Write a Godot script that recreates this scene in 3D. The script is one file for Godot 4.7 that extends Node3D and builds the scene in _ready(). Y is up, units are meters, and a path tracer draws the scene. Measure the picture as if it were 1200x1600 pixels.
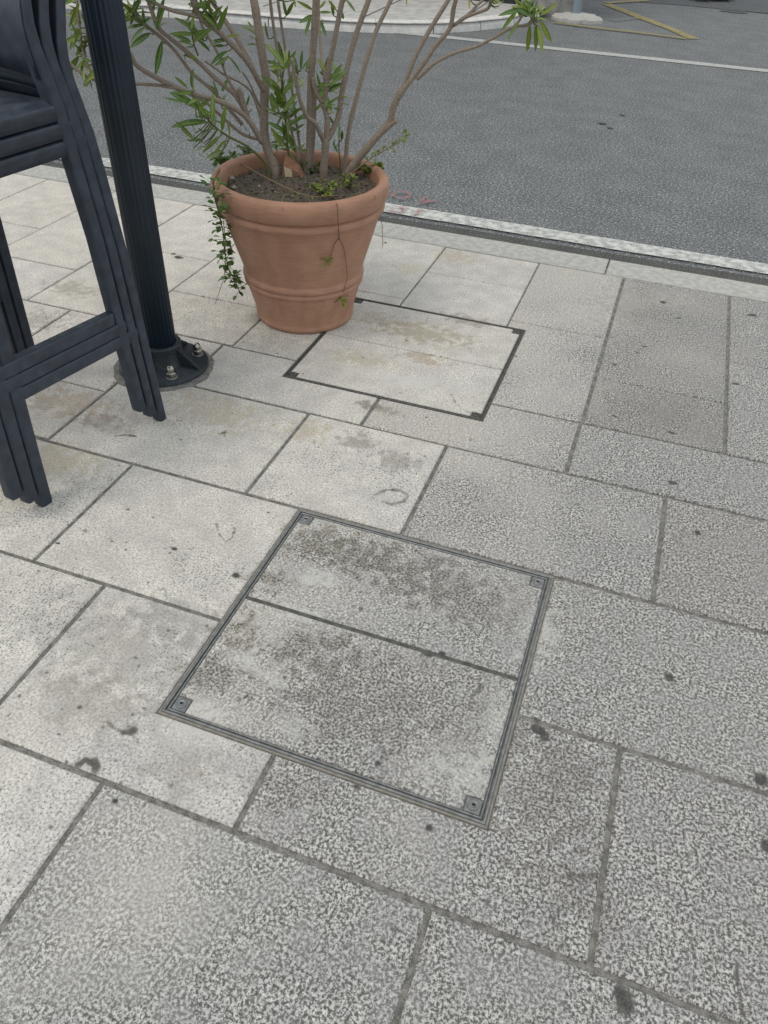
extends Node3D

# ---------------------------------------------------------------- measures
const U := 1.22                       # metres per paving unit (eye height over the paving)
const EYE := Vector3(0, 1.22, 0)
const CAM_R := Vector3(0.94035759, 0.03496644, -0.3383858)
const CAM_U := Vector3(-0.24586302, 0.75732777, -0.60498431)
const CAM_B := Vector3(0.23511482, 0.65209814, 0.72075588)
const FOCAL := 1190.0                 # in pixels of the 1200 x 1600 photograph
const ROAD_Y := -0.05
const RS := 1.27                      # metres per unit for points read on the road plane
const POT := Vector3(-1.059, 0, -2.254)
const MAP_X := -3.45
const MAP_Z := -3.2
const MAP_W := 4.3
const MAP_D := 3.4
const MW := 2048
const MH := 1620

var rng := RandomNumberGenerator.new()
var taken := {}
var M := {}

# ---------------------------------------------------------------- pixel helpers
func ray(px: float, py: float) -> Vector3:
	return CAM_R * ((px - 600.0) / FOCAL) - CAM_U * ((py - 800.0) / FOCAL) - CAM_B

func on_level(px: float, py: float, y := 0.0) -> Vector3:
	var d := ray(px, py)
	return EYE + d * ((y - EYE.y) / d.y)

func on_plant(px: float, py: float, d: float) -> Vector3:
	# the upright plane through the pot's axis that faces the street corner, moved back by d metres
	var n := Vector3(POT.x, 0, POT.z).normalized()
	var r := ray(px, py)
	return EYE + r * ((n.dot(POT) + d) / n.dot(r))

func to_pixel(p: Vector3) -> Vector2:
	var q := p - EYE
	var w := -q.dot(CAM_B)
	return Vector2(600.0 + FOCAL * q.dot(CAM_R) / w, 800.0 - FOCAL * q.dot(CAM_U) / w)

# ---------------------------------------------------------------- scene helpers
func numbered(called: String) -> String:
	var n: int = taken.get(called, 0)
	taken[called] = n + 1
	return called if n == 0 else "%s_%03d" % [called, n]

func thing(called: String, label: String, category: String, at := Vector3.ZERO, turn := 0.0, group := "") -> Node3D:
	var o := Node3D.new()
	o.name = numbered(called)
	add_child(o)
	o.position = at
	o.rotation.y = turn
	tag(o, label, category, group)
	return o

func tag(o: Node, label: String, category: String, group := "") -> void:
	o.set_meta("label", label)
	o.set_meta("category", category)
	if group != "":
		o.set_meta("group", group)

func setting(called: String) -> Node3D:
	var o := Node3D.new()
	o.name = called
	o.set_meta("kind", "structure")
	add_child(o)
	return o

func part(called: String, mesh: Mesh, mat: Material, parent: Node) -> MeshInstance3D:
	var o := MeshInstance3D.new()
	o.name = called
	o.mesh = mesh
	if mat:
		o.material_override = mat
	o.cast_shadow = GeometryInstance3D.SHADOW_CASTING_SETTING_ON
	parent.add_child(o, true)
	return o

func begin(smooth := true) -> SurfaceTool:
	var st := SurfaceTool.new()
	st.begin(Mesh.PRIMITIVE_TRIANGLES)
	st.set_smooth_group(0 if smooth else 0xFFFFFFFF)
	return st

func finish(st: SurfaceTool) -> ArrayMesh:
	st.generate_normals()
	return st.commit()

func tri(st: SurfaceTool, a: Vector3, b: Vector3, c: Vector3) -> void:
	st.add_vertex(a)
	st.add_vertex(c)
	st.add_vertex(b)

func quad(st: SurfaceTool, a: Vector3, b: Vector3, c: Vector3, d: Vector3) -> void:
	tri(st, a, b, c)
	tri(st, a, c, d)

func loft(st: SurfaceTool, rings: Array, cap0 := true, cap1 := true) -> void:
	# rings: arrays of points, counter-clockwise seen from the far end
	for i in rings.size() - 1:
		var a: Array = rings[i]
		var b: Array = rings[i + 1]
		var n := a.size()
		for k in n:
			var k2 := (k + 1) % n
			quad(st, a[k], a[k2], b[k2], b[k])
	for e in 2:
		if (e == 0 and cap0) or (e == 1 and cap1):
			var r: Array = rings[0] if e == 0 else rings[-1]
			var c := Vector3.ZERO
			for p in r:
				c += p
			c /= r.size()
			for k in r.size():
				var k2 := (k + 1) % r.size()
				if e == 0:
					tri(st, c, r[k2], r[k])
				else:
					tri(st, c, r[k], r[k2])

func tube(st: SurfaceTool, pts: Array, radii: Array, n := 8) -> void:
	var rings := []
	var side := Vector3.ZERO
	for i in pts.size():
		var t: Vector3 = (pts[min(i + 1, pts.size() - 1)] - pts[max(i - 1, 0)]).normalized()
		if i == 0:
			side = t.cross(Vector3(0.31, 0.2, 0.93)).normalized()
		side = (side - t * side.dot(t)).normalized()
		var up := t.cross(side)
		var ring := []
		for k in n:
			var a := TAU * k / n
			ring.append(pts[i] + (side * cos(a) + up * sin(a)) * radii[i])
		rings.append(ring)
	loft(st, rings)

func lathe(st: SurfaceTool, prof: Array, n := 72, c := Vector3.ZERO) -> void:
	for i in prof.size() - 1:
		for k in n:
			var a := TAU * k / n
			var b := TAU * (k + 1) / n
			var p: Vector2 = prof[i]
			var q: Vector2 = prof[i + 1]
			quad(st, c + Vector3(cos(b) * p.x, p.y, sin(b) * p.x), c + Vector3(cos(a) * p.x, p.y, sin(a) * p.x), c + Vector3(cos(a) * q.x, q.y, sin(a) * q.x), c + Vector3(cos(b) * q.x, q.y, sin(b) * q.x))

func rounded_ring(cx: float, y: float, cz: float, wx: float, wz: float, r: float, per := 3) -> Array:
	# a level ring, counter-clockwise seen from above (x to the right, z towards the viewer)
	var out := []
	r = min(r, min(wx, wz) * 0.499)
	for q in 4:
		var sx: float = [1, 1, -1, -1][q]
		var sz: float = [1, -1, -1, 1][q]
		for k in per:
			var a: float = [-PI / 2, 0.0, PI / 2, PI][q] + PI / 2 * k / max(per - 1, 1)
			out.append(Vector3(cx + sx * (wx / 2 - r) + cos(a) * r, y, cz + sz * (wz / 2 - r) - sin(a) * r))
	return out

func bar(st: SurfaceTool, a: Vector3, b: Vector3, w: float, h: float, bevel := 0.003) -> void:
	# a straight bar of rounded section from a to b; w level, h upright
	var t := (b - a).normalized()
	var s := t.cross(Vector3.UP).normalized()
	if abs(t.y) > 0.98:
		s = Vector3(1, 0, 0)
	var u := s.cross(t)
	var rings := []
	for e in [[a, bevel], [a + t * bevel, 0.0], [b - t * bevel, 0.0], [b, bevel]]:
		var ring := []
		var base := rounded_ring(0, 0, 0, w - 2 * e[1], h - 2 * e[1], bevel * 1.6, 3)
		for p in base:
			ring.append(e[0] + s * p.x - u * p.z)
		ring.reverse()
		rings.append(ring)
	# orientation: make the first face point outward
	var n: Vector3 = (rings[1][1] - rings[1][0]).cross(rings[2][0] - rings[1][0])
	var mid: Vector3 = (a + b) / 2
	if n.dot((rings[1][0] + rings[1][1]) / 2 - (mid + t * t.dot(rings[1][0] - mid))) < 0:
		for r in rings:
			r.reverse()
	loft(st, rings)

# ---------------------------------------------------------------- textures
func noise_bytes(w: int, h: int, freq: float, sd: int, oct := 3, kind := FastNoiseLite.TYPE_SIMPLEX_SMOOTH, seamless := false, gain := 0.5) -> PackedByteArray:
	var n := FastNoiseLite.new()
	n.seed = sd
	n.noise_type = kind
	n.frequency = freq
	n.fractal_octaves = oct
	n.fractal_gain = gain
	if oct == 1:
		n.fractal_type = FastNoiseLite.FRACTAL_NONE
	var im := n.get_seamless_image(w, h, false, false, 0.03) if seamless else n.get_image(w, h)
	im.convert(Image.FORMAT_L8)
	return im.get_data()

func tex(im: Image) -> ImageTexture:
	im.generate_mipmaps()
	return ImageTexture.create_from_image(im)

func pit_texture(freq: float, lo: float, hi: float, sd: int, dirt: Color, size := 1024) -> ImageTexture:
	# the hollows of the bush-hammered stone, filled with dirt: their outline is in the alpha
	# dark hollows of mixed size, and the pale bruised crystals between them
	var a := noise_bytes(size, size, freq * 0.88, sd, 3, FastNoiseLite.TYPE_PERLIN, true, 0.75)
	var b := noise_bytes(size, size, freq * 2.4, sd + 5, 2, FastNoiseLite.TYPE_PERLIN, true, 0.8)
	var c := noise_bytes(size, size, freq * 0.30, sd + 9, 3, FastNoiseLite.TYPE_PERLIN, true)
	var d := noise_bytes(size, size, freq * 1.0, sd + 13, 3, FastNoiseLite.TYPE_PERLIN, true, 0.8)
	var out := PackedByteArray()
	out.resize(size * size * 4)
	for i in size * size:
		var v := (a[i] * 0.62 + b[i] * 0.26 + c[i] * 0.12) / 255.0
		var t := clampf((v - lo) / (hi - lo), 0.0, 1.0)
		t = t * t * (3.0 - 2.0 * t)
		var g := 0.55 + (c[i] * 0.5 + b[i] * 0.5) / 283.0
		var chip := clampf((d[i] / 255.0 - 0.60) / 0.14, 0.0, 1.0) * (1.0 - t)
		var w := maxf(t, chip * 0.55)
		var k := 0.0 if t > 0.05 else chip
		out[i * 4] = int(minf(lerpf(dirt.r * g, 0.83, k) * 255.0, 255.0))
		out[i * 4 + 1] = int(minf(lerpf(dirt.g * g, 0.83, k) * 255.0, 255.0))
		out[i * 4 + 2] = int(minf(lerpf(dirt.b * g, 0.82, k) * 255.0, 255.0))
		out[i * 4 + 3] = int(w * 255.0)
	return tex(Image.create_from_data(size, size, false, Image.FORMAT_RGBA8, out))

func speckle_texture(size: int, base: Color, spread: Color, freq: float, sd: int, fine := 0.5) -> ImageTexture:
	var a := noise_bytes(size, size, freq, sd, 3, FastNoiseLite.TYPE_SIMPLEX, true)
	var b := noise_bytes(size, size, 0.31, sd + 3, 2, FastNoiseLite.TYPE_SIMPLEX, true)
	var out := PackedByteArray()
	out.resize(size * size * 3)
	for i in size * size:
		var v := ((a[i] * (1.0 - fine) + b[i] * fine) / 255.0 - 0.5) * 2.0
		out[i * 3] = int(clampf(base.r + spread.r * v, 0, 1) * 255.0)
		out[i * 3 + 1] = int(clampf(base.g + spread.g * v, 0, 1) * 255.0)
		out[i * 3 + 2] = int(clampf(base.b + spread.b * v, 0, 1) * 255.0)
	return tex(Image.create_from_data(size, size, false, Image.FORMAT_RGB8, out))

func gray_texture(size: int, freq: float, sd: int, lo := 0, hi := 255, oct := 4) -> ImageTexture:
	var a := noise_bytes(size, size, freq, sd, oct, FastNoiseLite.TYPE_SIMPLEX, true)
	for i in a.size():
		a[i] = lo + (hi - lo) * a[i] / 255
	return tex(Image.create_from_data(size, size, false, Image.FORMAT_L8, a))

func plain(c: Color, rough := 0.8, metal := 0.0) -> StandardMaterial3D:
	var m := StandardMaterial3D.new()
	m.albedo_color = c
	m.roughness = rough
	m.metallic = metal
	return m

func triplanar(m: StandardMaterial3D, scale: float, world := true) -> StandardMaterial3D:
	m.uv1_triplanar = true
	m.uv1_world_triplanar = world
	m.uv1_scale = Vector3.ONE * scale
	return m

# the paving's own map: colour of the stone and its stains, and how deeply it is pitted, over the whole terrace
var map_rgb := PackedByteArray()
var map_pit := PackedByteArray()
var warp := PackedByteArray()

func map_at(x: float, z: float) -> Vector2:
	return Vector2((x - MAP_X) / MAP_W * MW, (z - MAP_Z) / MAP_D * MH)

func stain(px: float, py: float, rx: float, rz: float, col: Color, strength: float, rough := 0.6, pit := 0.0, turn := 0.0) -> void:
	var c := on_level(px, py)
	var m := map_at(c.x, c.z)
	var s := MW / MAP_W
	var R := int(max(rx, rz) * s * 1.9) + 3
	var ct := cos(turn)
	var sn := sin(turn)
	for j in range(max(0, int(m.y) - R), min(MH, int(m.y) + R)):
		for i in range(max(0, int(m.x) - R), min(MW, int(m.x) + R)):
			var dx := (i - m.x) / s
			var dz := (j - m.y) / s
			var u := (dx * ct + dz * sn) / rx
			var v := (-dx * sn + dz * ct) / rz
			var w := (warp[j * MW + i] / 255.0 - 0.5) * 2.0
			var d := sqrt(u * u + v * v) + w * rough
			if d < 1.15:
				var a: float = clampf((1.15 - d) / (0.3 + rough * 0.45), 0.0, 1.0) * strength
				var o := (j * MW + i)
				map_rgb[o * 3] = int(lerpf(map_rgb[o * 3], col.r * 255.0, a))
				map_rgb[o * 3 + 1] = int(lerpf(map_rgb[o * 3 + 1], col.g * 255.0, a))
				map_rgb[o * 3 + 2] = int(lerpf(map_rgb[o * 3 + 2], col.b * 255.0, a))
				map_pit[o] = int(clampf(map_pit[o] + pit * a / max(strength, 0.01) * 255.0, 0, 255))

func stroke(pts: Array, width: float, col: Color, strength: float) -> void:
	for i in pts.size() - 1:
		var a: Vector2 = pts[i]
		var b: Vector2 = pts[i + 1]
		var n := int(a.distance_to(b) / 2.5) + 1
		for k in n:
			var p := a.lerp(b, float(k) / n)
			stain(p.x, p.y, width * rng.randf_range(0.6, 1.3), width * rng.randf_range(0.6, 1.3), col, strength * rng.randf_range(0.4, 1.0), 0.5)

func build_paving_maps() -> void:
	var coarse := noise_bytes(MW, MH, 0.0045, 11, 4)
	var mid := noise_bytes(MW, MH, 0.021, 12, 4)
	var fine := noise_bytes(MW, MH, 0.27, 13, 2, FastNoiseLite.TYPE_SIMPLEX)
	warp = noise_bytes(MW, MH, 0.045, 14, 4, FastNoiseLite.TYPE_SIMPLEX)
	map_rgb.resize(MW * MH * 3)
	map_pit.resize(MW * MH)
	for j in MH:
		var z := (MAP_Z + MAP_D * j / MH) / U
		for i in MW:
			var x := (MAP_X + MAP_W * i / MW) / U
			var o := j * MW + i
			var c := coarse[o] / 255.0 - 0.5
			var m := mid[o] / 255.0 - 0.5
			var f := fine[o] / 255.0 - 0.5
			# the left half of the terrace is paler and warmer, the other half pitted through
			var pale := smoothstep(0.12, -0.62, x + 0.25 * (z + 1.0) + c * 0.5)
			var l := 0.705 + 0.045 * pale + 0.06 * c + 0.14 * m + 0.19 * f
			map_rgb[o * 3] = int((l + 0.004 + 0.012 * pale) * 255.0)
			map_rgb[o * 3 + 1] = int((l + 0.002 + 0.002 * pale) * 255.0)
			map_rgb[o * 3 + 2] = int((l - 0.009 - 0.015 * pale - 0.02 * m) * 255.0)
			map_pit[o] = int(clampf(0.98 - 0.46 * pale + 0.60 * m + 0.30 * c, 0.20, 1.0) * 255.0)
	var ochre := Color(0.66, 0.61, 0.50)
	var dust := Color(0.75, 0.75, 0.73)
	var grime := Color(0.45, 0.43, 0.39)
	var dark := Color(0.17, 0.17, 0.16)
	var moss := Color(0.46, 0.43, 0.35)
	# warm, rusty and dusty patches on the pale slabs
	for s in [[330, 640, .16, .09, ochre, .35], [90, 720, .12, .07, ochre, .4], [480, 672, .07, .05, ochre, .4], [110, 630, .16, .07, Color(.62, .55, .47), .45], [20, 760, .08, .06, ochre, .35], [660, 520, .16, .07, Color(.58, .54, .44), .5], [560, 560, .12, .05, ochre, .35], [660, 560, .08, .03, Color(.62, .55, .46), .5], [730, 500, .1, .04, grime, .4], [710, 400, .09, .06, ochre, .4], [590, 500, .08, .06, ochre, .3], [640, 420, .10, .05, ochre, .25], [470, 545, .10, .04, dust, .5], [700, 600, .16, .04, dust, .5], [90, 1000, .10, .05, dust, .4], [200, 1010, .20, .10, Color(.62, .61, .58), .5], [270, 970, .09, .06, Color(.56, .56, .54), .4], [150, 1100, .13, .06, grime, .22], [280, 1190, .09, .05, grime, .2], [600, 640, .05, .02, grime, .35], [575, 632, .035, .02, grime, .6], [230, 350, .05, .03, grime, .2], [110, 450, .10, .05, grime, .3], [60, 500, .10, .06, grime, .25], [160, 660, .09, .03, grime, .3], [560, 690, .05, .04, grime, .4], [620, 720, .06, .04, grime, .4], [1000, 480, .16, .2, Color(.55, .55, .52), .25], [1040, 650, .16, .08, Color(.55, .54, .52), .25]]:
		stain(s[0], s[1], s[2], s[3], s[4], s[5], 0.9)
	# where the hammering shows through on the pale slabs
	for s in [[60, 950, .13, .09], [330, 895, .11, .06], [500, 720, .07, .06], [610, 740, .10, .07], [430, 530, .09, .06], [330, 480, .12, .08], [60, 800, .10, .06], [130, 760, .06, .05], [420, 760, .06, .04], [80, 500, .12, .06], [300, 500, .12, .06]]:
		stain(s[0], s[1], s[2], s[3], dust, 0.12, 1.0, 0.75)
	# the two cover lids
	for s in [[500, 850, .08, .06, moss, .38], [560, 870, .08, .07, moss, .30], [640, 890, .12, .08, grime, .25], [720, 930, .16, .08, grime, .27], [420, 905, .05, .03, moss, .27], [395, 1000, .07, .05, moss, .33], [470, 1010, .10, .06, grime, .27], [600, 1080, .22, .1, grime, .17], [330, 1060, .06, .05, grime, .25], [520, 1120, .12, .08, grime, .16]]:
		stain(s[0], s[1], s[2], s[3], s[4], s[5], 1.0, 0.25)
	for s in [[425, 990, .035, .05, dust, .85], [385, 1030, .045, .022, dust, .8], [430, 1060, .03, .02, dust, .7], [500, 900, .05, .03, dust, .5], [300, 1120, .05, .06, dust, .6], [470, 960, .05, .02, dust, .6], [840, 985, .04, .09, dust, .4], [740, 1210, .09, .04, dust, .5], [455, 1135, .04, .03, dust, .5], [780, 1130, .03, .10, dust, .5], [620, 590, .12, .03, dust, .7], [740, 560, .07, .03, dust, .5], [540, 610, .05, .02, dust, .6]]:
		stain(s[0], s[1], s[2], s[3], s[4], s[5], 1.0, -0.45)
	for s in [[860, 1230, .09, .13, Color(.42, .39, .35), .25], [880, 1400, .08, .05, Color(.45, .43, .40), .18], [450, 1230, .06, .04, grime, .16]]:
		stain(s[0], s[1], s[2], s[3], s[4], s[5], 1.0, 0.4)
	# trodden gum, drops and smears
	for s in [[273, 857, .0085, .006], [368, 897, .009, .009], [1090, 833, .009, .011], [1050, 754, .010, .009], [975, 1560, .0165, .016], [840, 1140, .012, .011], [850, 1150, .008, .012], [1188, 1217, .011, .014], [1195, 1320, .01, .014], [668, 1021, .009, .006], [670, 1291, .006, .007], [1044, 1056, .012, .009], [280, 402, .02, .012], [270, 396, .014, .01], [1035, 472, .011, .011], [1174, 492, .016, .012], [1060, 497, .012, .008], [806, 556, .006, .004], [1006, 541, .01, .005], [995, 551, .006, .004], [960, 570, .006, .006], [1150, 600, .012, .006], [960, 650, .012, .006], [1050, 676, .014, .006], [265, 604, .004, .004], [200, 795, .003, .003], [175, 845, .004, .003], [90, 848, .007, .004], [690, 1020, .010, .005], [590, 1192, .006, .006], [556, 1228, .006, .004], [180, 1250, .005, .004]]:
		stain(s[0], s[1], s[2], s[3], dark, 0.88, 0.5)
	var scuff := Color(0.33, 0.32, 0.29)
	stroke([Vector2(122, 1195), Vector2(133, 1186), Vector2(147, 1192), Vector2(150, 1204)], .008, scuff, .8)
	stroke([Vector2(190, 1143), Vector2(203, 1146), Vector2(211, 1137)], .007, scuff, .75)
	stroke([Vector2(168, 1127), Vector2(180, 1138), Vector2(190, 1143)], .004, scuff, .5)
	stroke([Vector2(587, 772), Vector2(604, 765), Vector2(625, 766), Vector2(638, 774), Vector2(630, 784), Vector2(610, 788), Vector2(596, 783)], .0055, Color(.4, .39, .36), .55)
	stroke([Vector2(338, 818), Vector2(341, 832), Vector2(352, 845), Vector2(362, 840), Vector2(367, 826), Vector2(360, 818)], .003, scuff, .6)
	stroke([Vector2(705, 616), Vector2(712, 630), Vector2(724, 640), Vector2(736, 645)], .003, scuff, .7)
	stroke([Vector2(180, 681), Vector2(196, 679), Vector2(214, 681)], .004, scuff, .7)
	stroke([Vector2(268, 663), Vector2(280, 656), Vector2(290, 660), Vector2(286, 666)], .0025, scuff, .6)
	stroke([Vector2(346, 678), Vector2(352, 672), Vector2(350, 684)], .004, scuff, .6)
	stroke([Vector2(735, 1090), Vector2(746, 1078), Vector2(753, 1070)], .004, scuff, .6)
	stroke([Vector2(600, 1060), Vector2(585, 1072)], .003, scuff, .4)
	stroke([Vector2(1150, 1500), Vector2(1152, 1545), Vector2(1162, 1590)], .003, scuff, .6)
	stroke([Vector2(930, 1365), Vector2(880, 1368), Vector2(872, 1376)], .004, scuff, .35)
	for k in 260:
		var q := Vector2(rng.randf_range(0, 700), rng.randf_range(480, 1300))
		stain(q.x, q.y, rng.randf_range(.0015, .0045), rng.randf_range(.0015, .004), scuff, rng.randf_range(.3, .85), 0.6)
	for k in 120:
		var q := Vector2(rng.randf_range(0, 1200), rng.randf_range(330, 1600))
		stain(q.x, q.y, rng.randf_range(.002, .006), rng.randf_range(.002, .005), Color(.36, .35, .33), rng.randf_range(.2, .6), 0.7)

# ---------------------------------------------------------------- materials
func build_materials() -> void:
	build_paving_maps()
	var colour := tex(Image.create_from_data(MW, MH, false, Image.FORMAT_RGB8, map_rgb))
	var pit := tex(Image.create_from_data(MW, MH, false, Image.FORMAT_L8, map_pit))
	var rough_map := noise_bytes(MW, MH, 0.19, 21, 3, FastNoiseLite.TYPE_SIMPLEX)
	var bump := tex(Image.create_from_data(MW, MH, false, Image.FORMAT_L8, rough_map))
	var dense := pit_texture(0.118, 0.40, 0.60, 31, Color(0.315, 0.31, 0.30))
	var sparse := pit_texture(0.13, 0.52, 0.66, 41, Color(0.32, 0.315, 0.30))
	for v in [["stone_pitted", dense, 0.22], ["stone_pale", sparse, 0.16]]:
		var m := StandardMaterial3D.new()
		m.albedo_texture = colour
		m.vertex_color_use_as_albedo = true
		m.roughness = 0.88
		m.detail_enabled = true
		m.detail_albedo = v[1]
		m.detail_mask = pit
		m.detail_blend_mode = BaseMaterial3D.BLEND_MODE_MIX
		m.detail_uv_layer = BaseMaterial3D.DETAIL_UV_2
		m.heightmap_enabled = true
		m.heightmap_texture = bump
		m.heightmap_scale = v[2]
		M[v[0]] = m
	var mortar := triplanar(plain(Color(1, 1, 1), 0.95), 2.2)
	mortar.albedo_texture = speckle_texture(512, Color(0.455, 0.45, 0.43), Color(0.22, 0.22, 0.215), 0.03, 51, 0.55)
	mortar.heightmap_enabled = true
	mortar.heightmap_texture = gray_texture(512, 0.12, 52)
	mortar.heightmap_scale = 0.3
	M.mortar = mortar
	var pale_mortar := triplanar(plain(Color(1, 1, 1), 0.95), 3.0)
	pale_mortar.albedo_texture = speckle_texture(512, Color(0.50, 0.49, 0.46), Color(0.16, 0.155, 0.15), 0.03, 53, 0.6)
	M.pale_mortar = pale_mortar
	# asphalt
	var asphalt := triplanar(plain(Color(1, 1, 1), 0.86), 0.4)
	asphalt.albedo_texture = asphalt_texture(Color(0.392, 0.405, 0.41), 61)
	asphalt.heightmap_enabled = true
	asphalt.heightmap_texture = gray_texture(1024, 0.28, 62, 0, 255, 2)
	asphalt.heightmap_scale = 0.45
	M.asphalt = asphalt
	var darker_asphalt := triplanar(plain(Color(1, 1, 1), 0.86), 0.55)  # darker asphalt for the far end of the street
	darker_asphalt.albedo_texture = asphalt_texture(Color(0.27, 0.285, 0.295), 65)
	M.asphalt_dark = darker_asphalt
	var shaded_gutter := triplanar(plain(Color(1, 1, 1), 0.95), 0.9)  # dark gutter asphalt, with the kerb's shade put into its colour
	shaded_gutter.albedo_texture = asphalt_texture(Color(0.27, 0.275, 0.265), 67)
	M.shaded_gutter = shaded_gutter
	M.white_paint = paint(Color(0.80, 0.81, 0.79), 71, 0.36, 0.09)
	M.far_paint = paint(Color(0.70, 0.71, 0.70), 72, 0.22, 0.05)
	M.yellow_paint = paint(Color(0.64, 0.59, 0.37), 73, 0.40, 0.06)
	M.thin_yellow = paint(Color(0.60, 0.54, 0.30), 74, 0.46, 0.06)
	M.pink_paint = paint(Color(0.66, 0.45, 0.45), 75, 0.52, 0.16)
	M.grey_paint = paint(Color(0.52, 0.53, 0.53), 76, 0.45, 0.06)
	# kerb stone and concrete
	var kerb := triplanar(plain(Color(1, 1, 1), 0.9), 1.3)
	kerb.albedo_texture = speckle_texture(1024, Color(0.655, 0.655, 0.635), Color(0.15, 0.15, 0.15), 0.02, 81, 0.6)
	kerb.heightmap_enabled = true
	kerb.heightmap_texture = gray_texture(512, 0.2, 82)
	kerb.heightmap_scale = 0.12
	M.kerb = kerb
	# the kerb across the street is cut from a white limestone
	var white_kerb := triplanar(plain(Color(1, 1, 1), 0.9), 0.8)
	white_kerb.albedo_texture = speckle_texture(512, Color(0.81, 0.805, 0.79), Color(0.12, 0.12, 0.12), 0.03, 83, 0.4)
	M.white_kerb = white_kerb
	var concrete := triplanar(plain(Color(1, 1, 1), 0.92), 0.45)
	concrete.albedo_texture = speckle_texture(1024, Color(0.69, 0.69, 0.68), Color(0.10, 0.10, 0.10), 0.012, 85, 0.35)
	M.concrete = concrete
	var wall := triplanar(plain(Color(1, 1, 1), 0.92), 0.6)
	wall.albedo_texture = speckle_texture(512, Color(0.50, 0.50, 0.49), Color(0.13, 0.13, 0.13), 0.02, 87, 0.4)
	M.wall = wall
	var plinth := triplanar(plain(Color(1, 1, 1), 0.8), 0.8)
	plinth.albedo_texture = speckle_texture(512, Color(0.17, 0.175, 0.18), Color(0.06, 0.06, 0.06), 0.02, 89, 0.4)
	M.plinth = plinth
	M.post_paint = plain(Color(0.47, 0.52, 0.56), 0.5)
	# metals
	var galv := triplanar(plain(Color(1, 1, 1), 0.5, 0.55), 6.0)
	galv.albedo_texture = speckle_texture(256, Color(0.50, 0.51, 0.51), Color(0.12, 0.12, 0.12), 0.03, 91, 0.4)
	M.galvanised = galv
	var dull := triplanar(plain(Color(1, 1, 1), 0.75, 0.2), 6.0)
	dull.albedo_texture = speckle_texture(256, Color(0.33, 0.33, 0.315), Color(0.14, 0.14, 0.13), 0.03, 92, 0.5)
	M.dull_metal = dull
	M.tar = plain(Color(0.22, 0.22, 0.22), 0.8)
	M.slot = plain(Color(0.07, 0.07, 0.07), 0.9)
	M.chrome = plain(Color(0.62, 0.61, 0.58), 0.22, 1.0)
	var post := triplanar(plain(Color(1, 1, 1), 0.42), 3.0)
	post.albedo_texture = speckle_texture(256, Color(0.09, 0.15, 0.20), Color(0.024, 0.028, 0.032), 0.012, 93, 0.35)
	M.post = post
	var flange := triplanar(plain(Color(1, 1, 1), 0.5), 7.0)
	flange.albedo_texture = speckle_texture(512, Color(0.12, 0.155, 0.18), Color(0.11, 0.11, 0.105), 0.022, 94, 0.3)
	M.flange = flange
	# stool plastic with dusty smudges
	var plastic := triplanar(plain(Color(1, 1, 1), 1.0), 3.2, false)
	plastic.albedo_texture = speckle_texture(512, Color(0.175, 0.208, 0.252), Color(0.058, 0.06, 0.064), 0.010, 95, 0.22)
	plastic.roughness_texture = gray_texture(512, 0.014, 96, 95, 165)
	M.plastic = plastic
	# pot
	var clay := StandardMaterial3D.new()
	clay.albedo_texture = clay_texture()
	clay.roughness = 0.62
	clay.heightmap_enabled = true
	clay.heightmap_texture = streak_texture()
	clay.heightmap_scale = 0.03
	M.clay = clay
	var soil := triplanar(plain(Color(1, 1, 1), 0.98), 4.0)
	soil.albedo_texture = speckle_texture(512, Color(0.36, 0.33, 0.29), Color(0.26, 0.245, 0.22), 0.05, 97, 0.5)
	soil.heightmap_enabled = true
	soil.heightmap_texture = gray_texture(512, 0.06, 98)
	soil.heightmap_scale = 0.5
	M.soil = soil
	var bark := triplanar(plain(Color(1, 1, 1), 0.9), 7.0)
	bark.albedo_texture = speckle_texture(512, Color(0.53, 0.485, 0.435), Color(0.14, 0.14, 0.135), 0.03, 99, 0.45)
	bark.heightmap_enabled = true
	bark.heightmap_texture = gray_texture(256, 0.09, 100)
	bark.heightmap_scale = 0.15
	M.bark = bark
	var twig := bark.duplicate() as StandardMaterial3D
	twig.albedo_color = Color(1.0, 0.92, 0.84)
	M.twig = twig
	M.green_twig = plain(Color(0.36, 0.38, 0.20), 0.7)
	M.dry_twig = plain(Color(0.52, 0.44, 0.34), 0.9)
	M.vine = plain(Color(0.36, 0.31, 0.20), 0.85)
	for k in 4:
		var c: Color = [Color(0.36, 0.46, 0.17), Color(0.28, 0.405, 0.17), Color(0.43, 0.49, 0.16), Color(0.64, 0.60, 0.18)][k]
		var m := StandardMaterial3D.new()
		m.albedo_texture = leaf_texture(c, 110 + k)
		m.roughness = 0.42
		m.backlight_enabled = true
		m.backlight = Color(0.34, 0.42, 0.12)
		M["leaf%d" % k] = m
	for k in 2:
		var m := plain([Color(0.25, 0.36, 0.12), Color(0.40, 0.46, 0.15)][k], 0.55)
		m.backlight_enabled = true
		m.backlight = Color(0.25, 0.32, 0.08)
		M["small_leaf%d" % k] = m
	var rock := triplanar(plain(Color(1, 1, 1), 0.95), 9.0)
	rock.albedo_texture = speckle_texture(256, Color(0.52, 0.38, 0.29), Color(0.14, 0.12, 0.1), 0.03, 120, 0.5)
	M.rock = rock
	var chalk := triplanar(plain(Color(1, 1, 1), 0.95), 9.0)
	chalk.albedo_texture = speckle_texture(256, Color(0.76, 0.70, 0.60), Color(0.12, 0.12, 0.12), 0.03, 121, 0.5)
	M.chalk = chalk
	M.pebble = plain(Color(0.56, 0.53, 0.48), 0.9)

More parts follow.
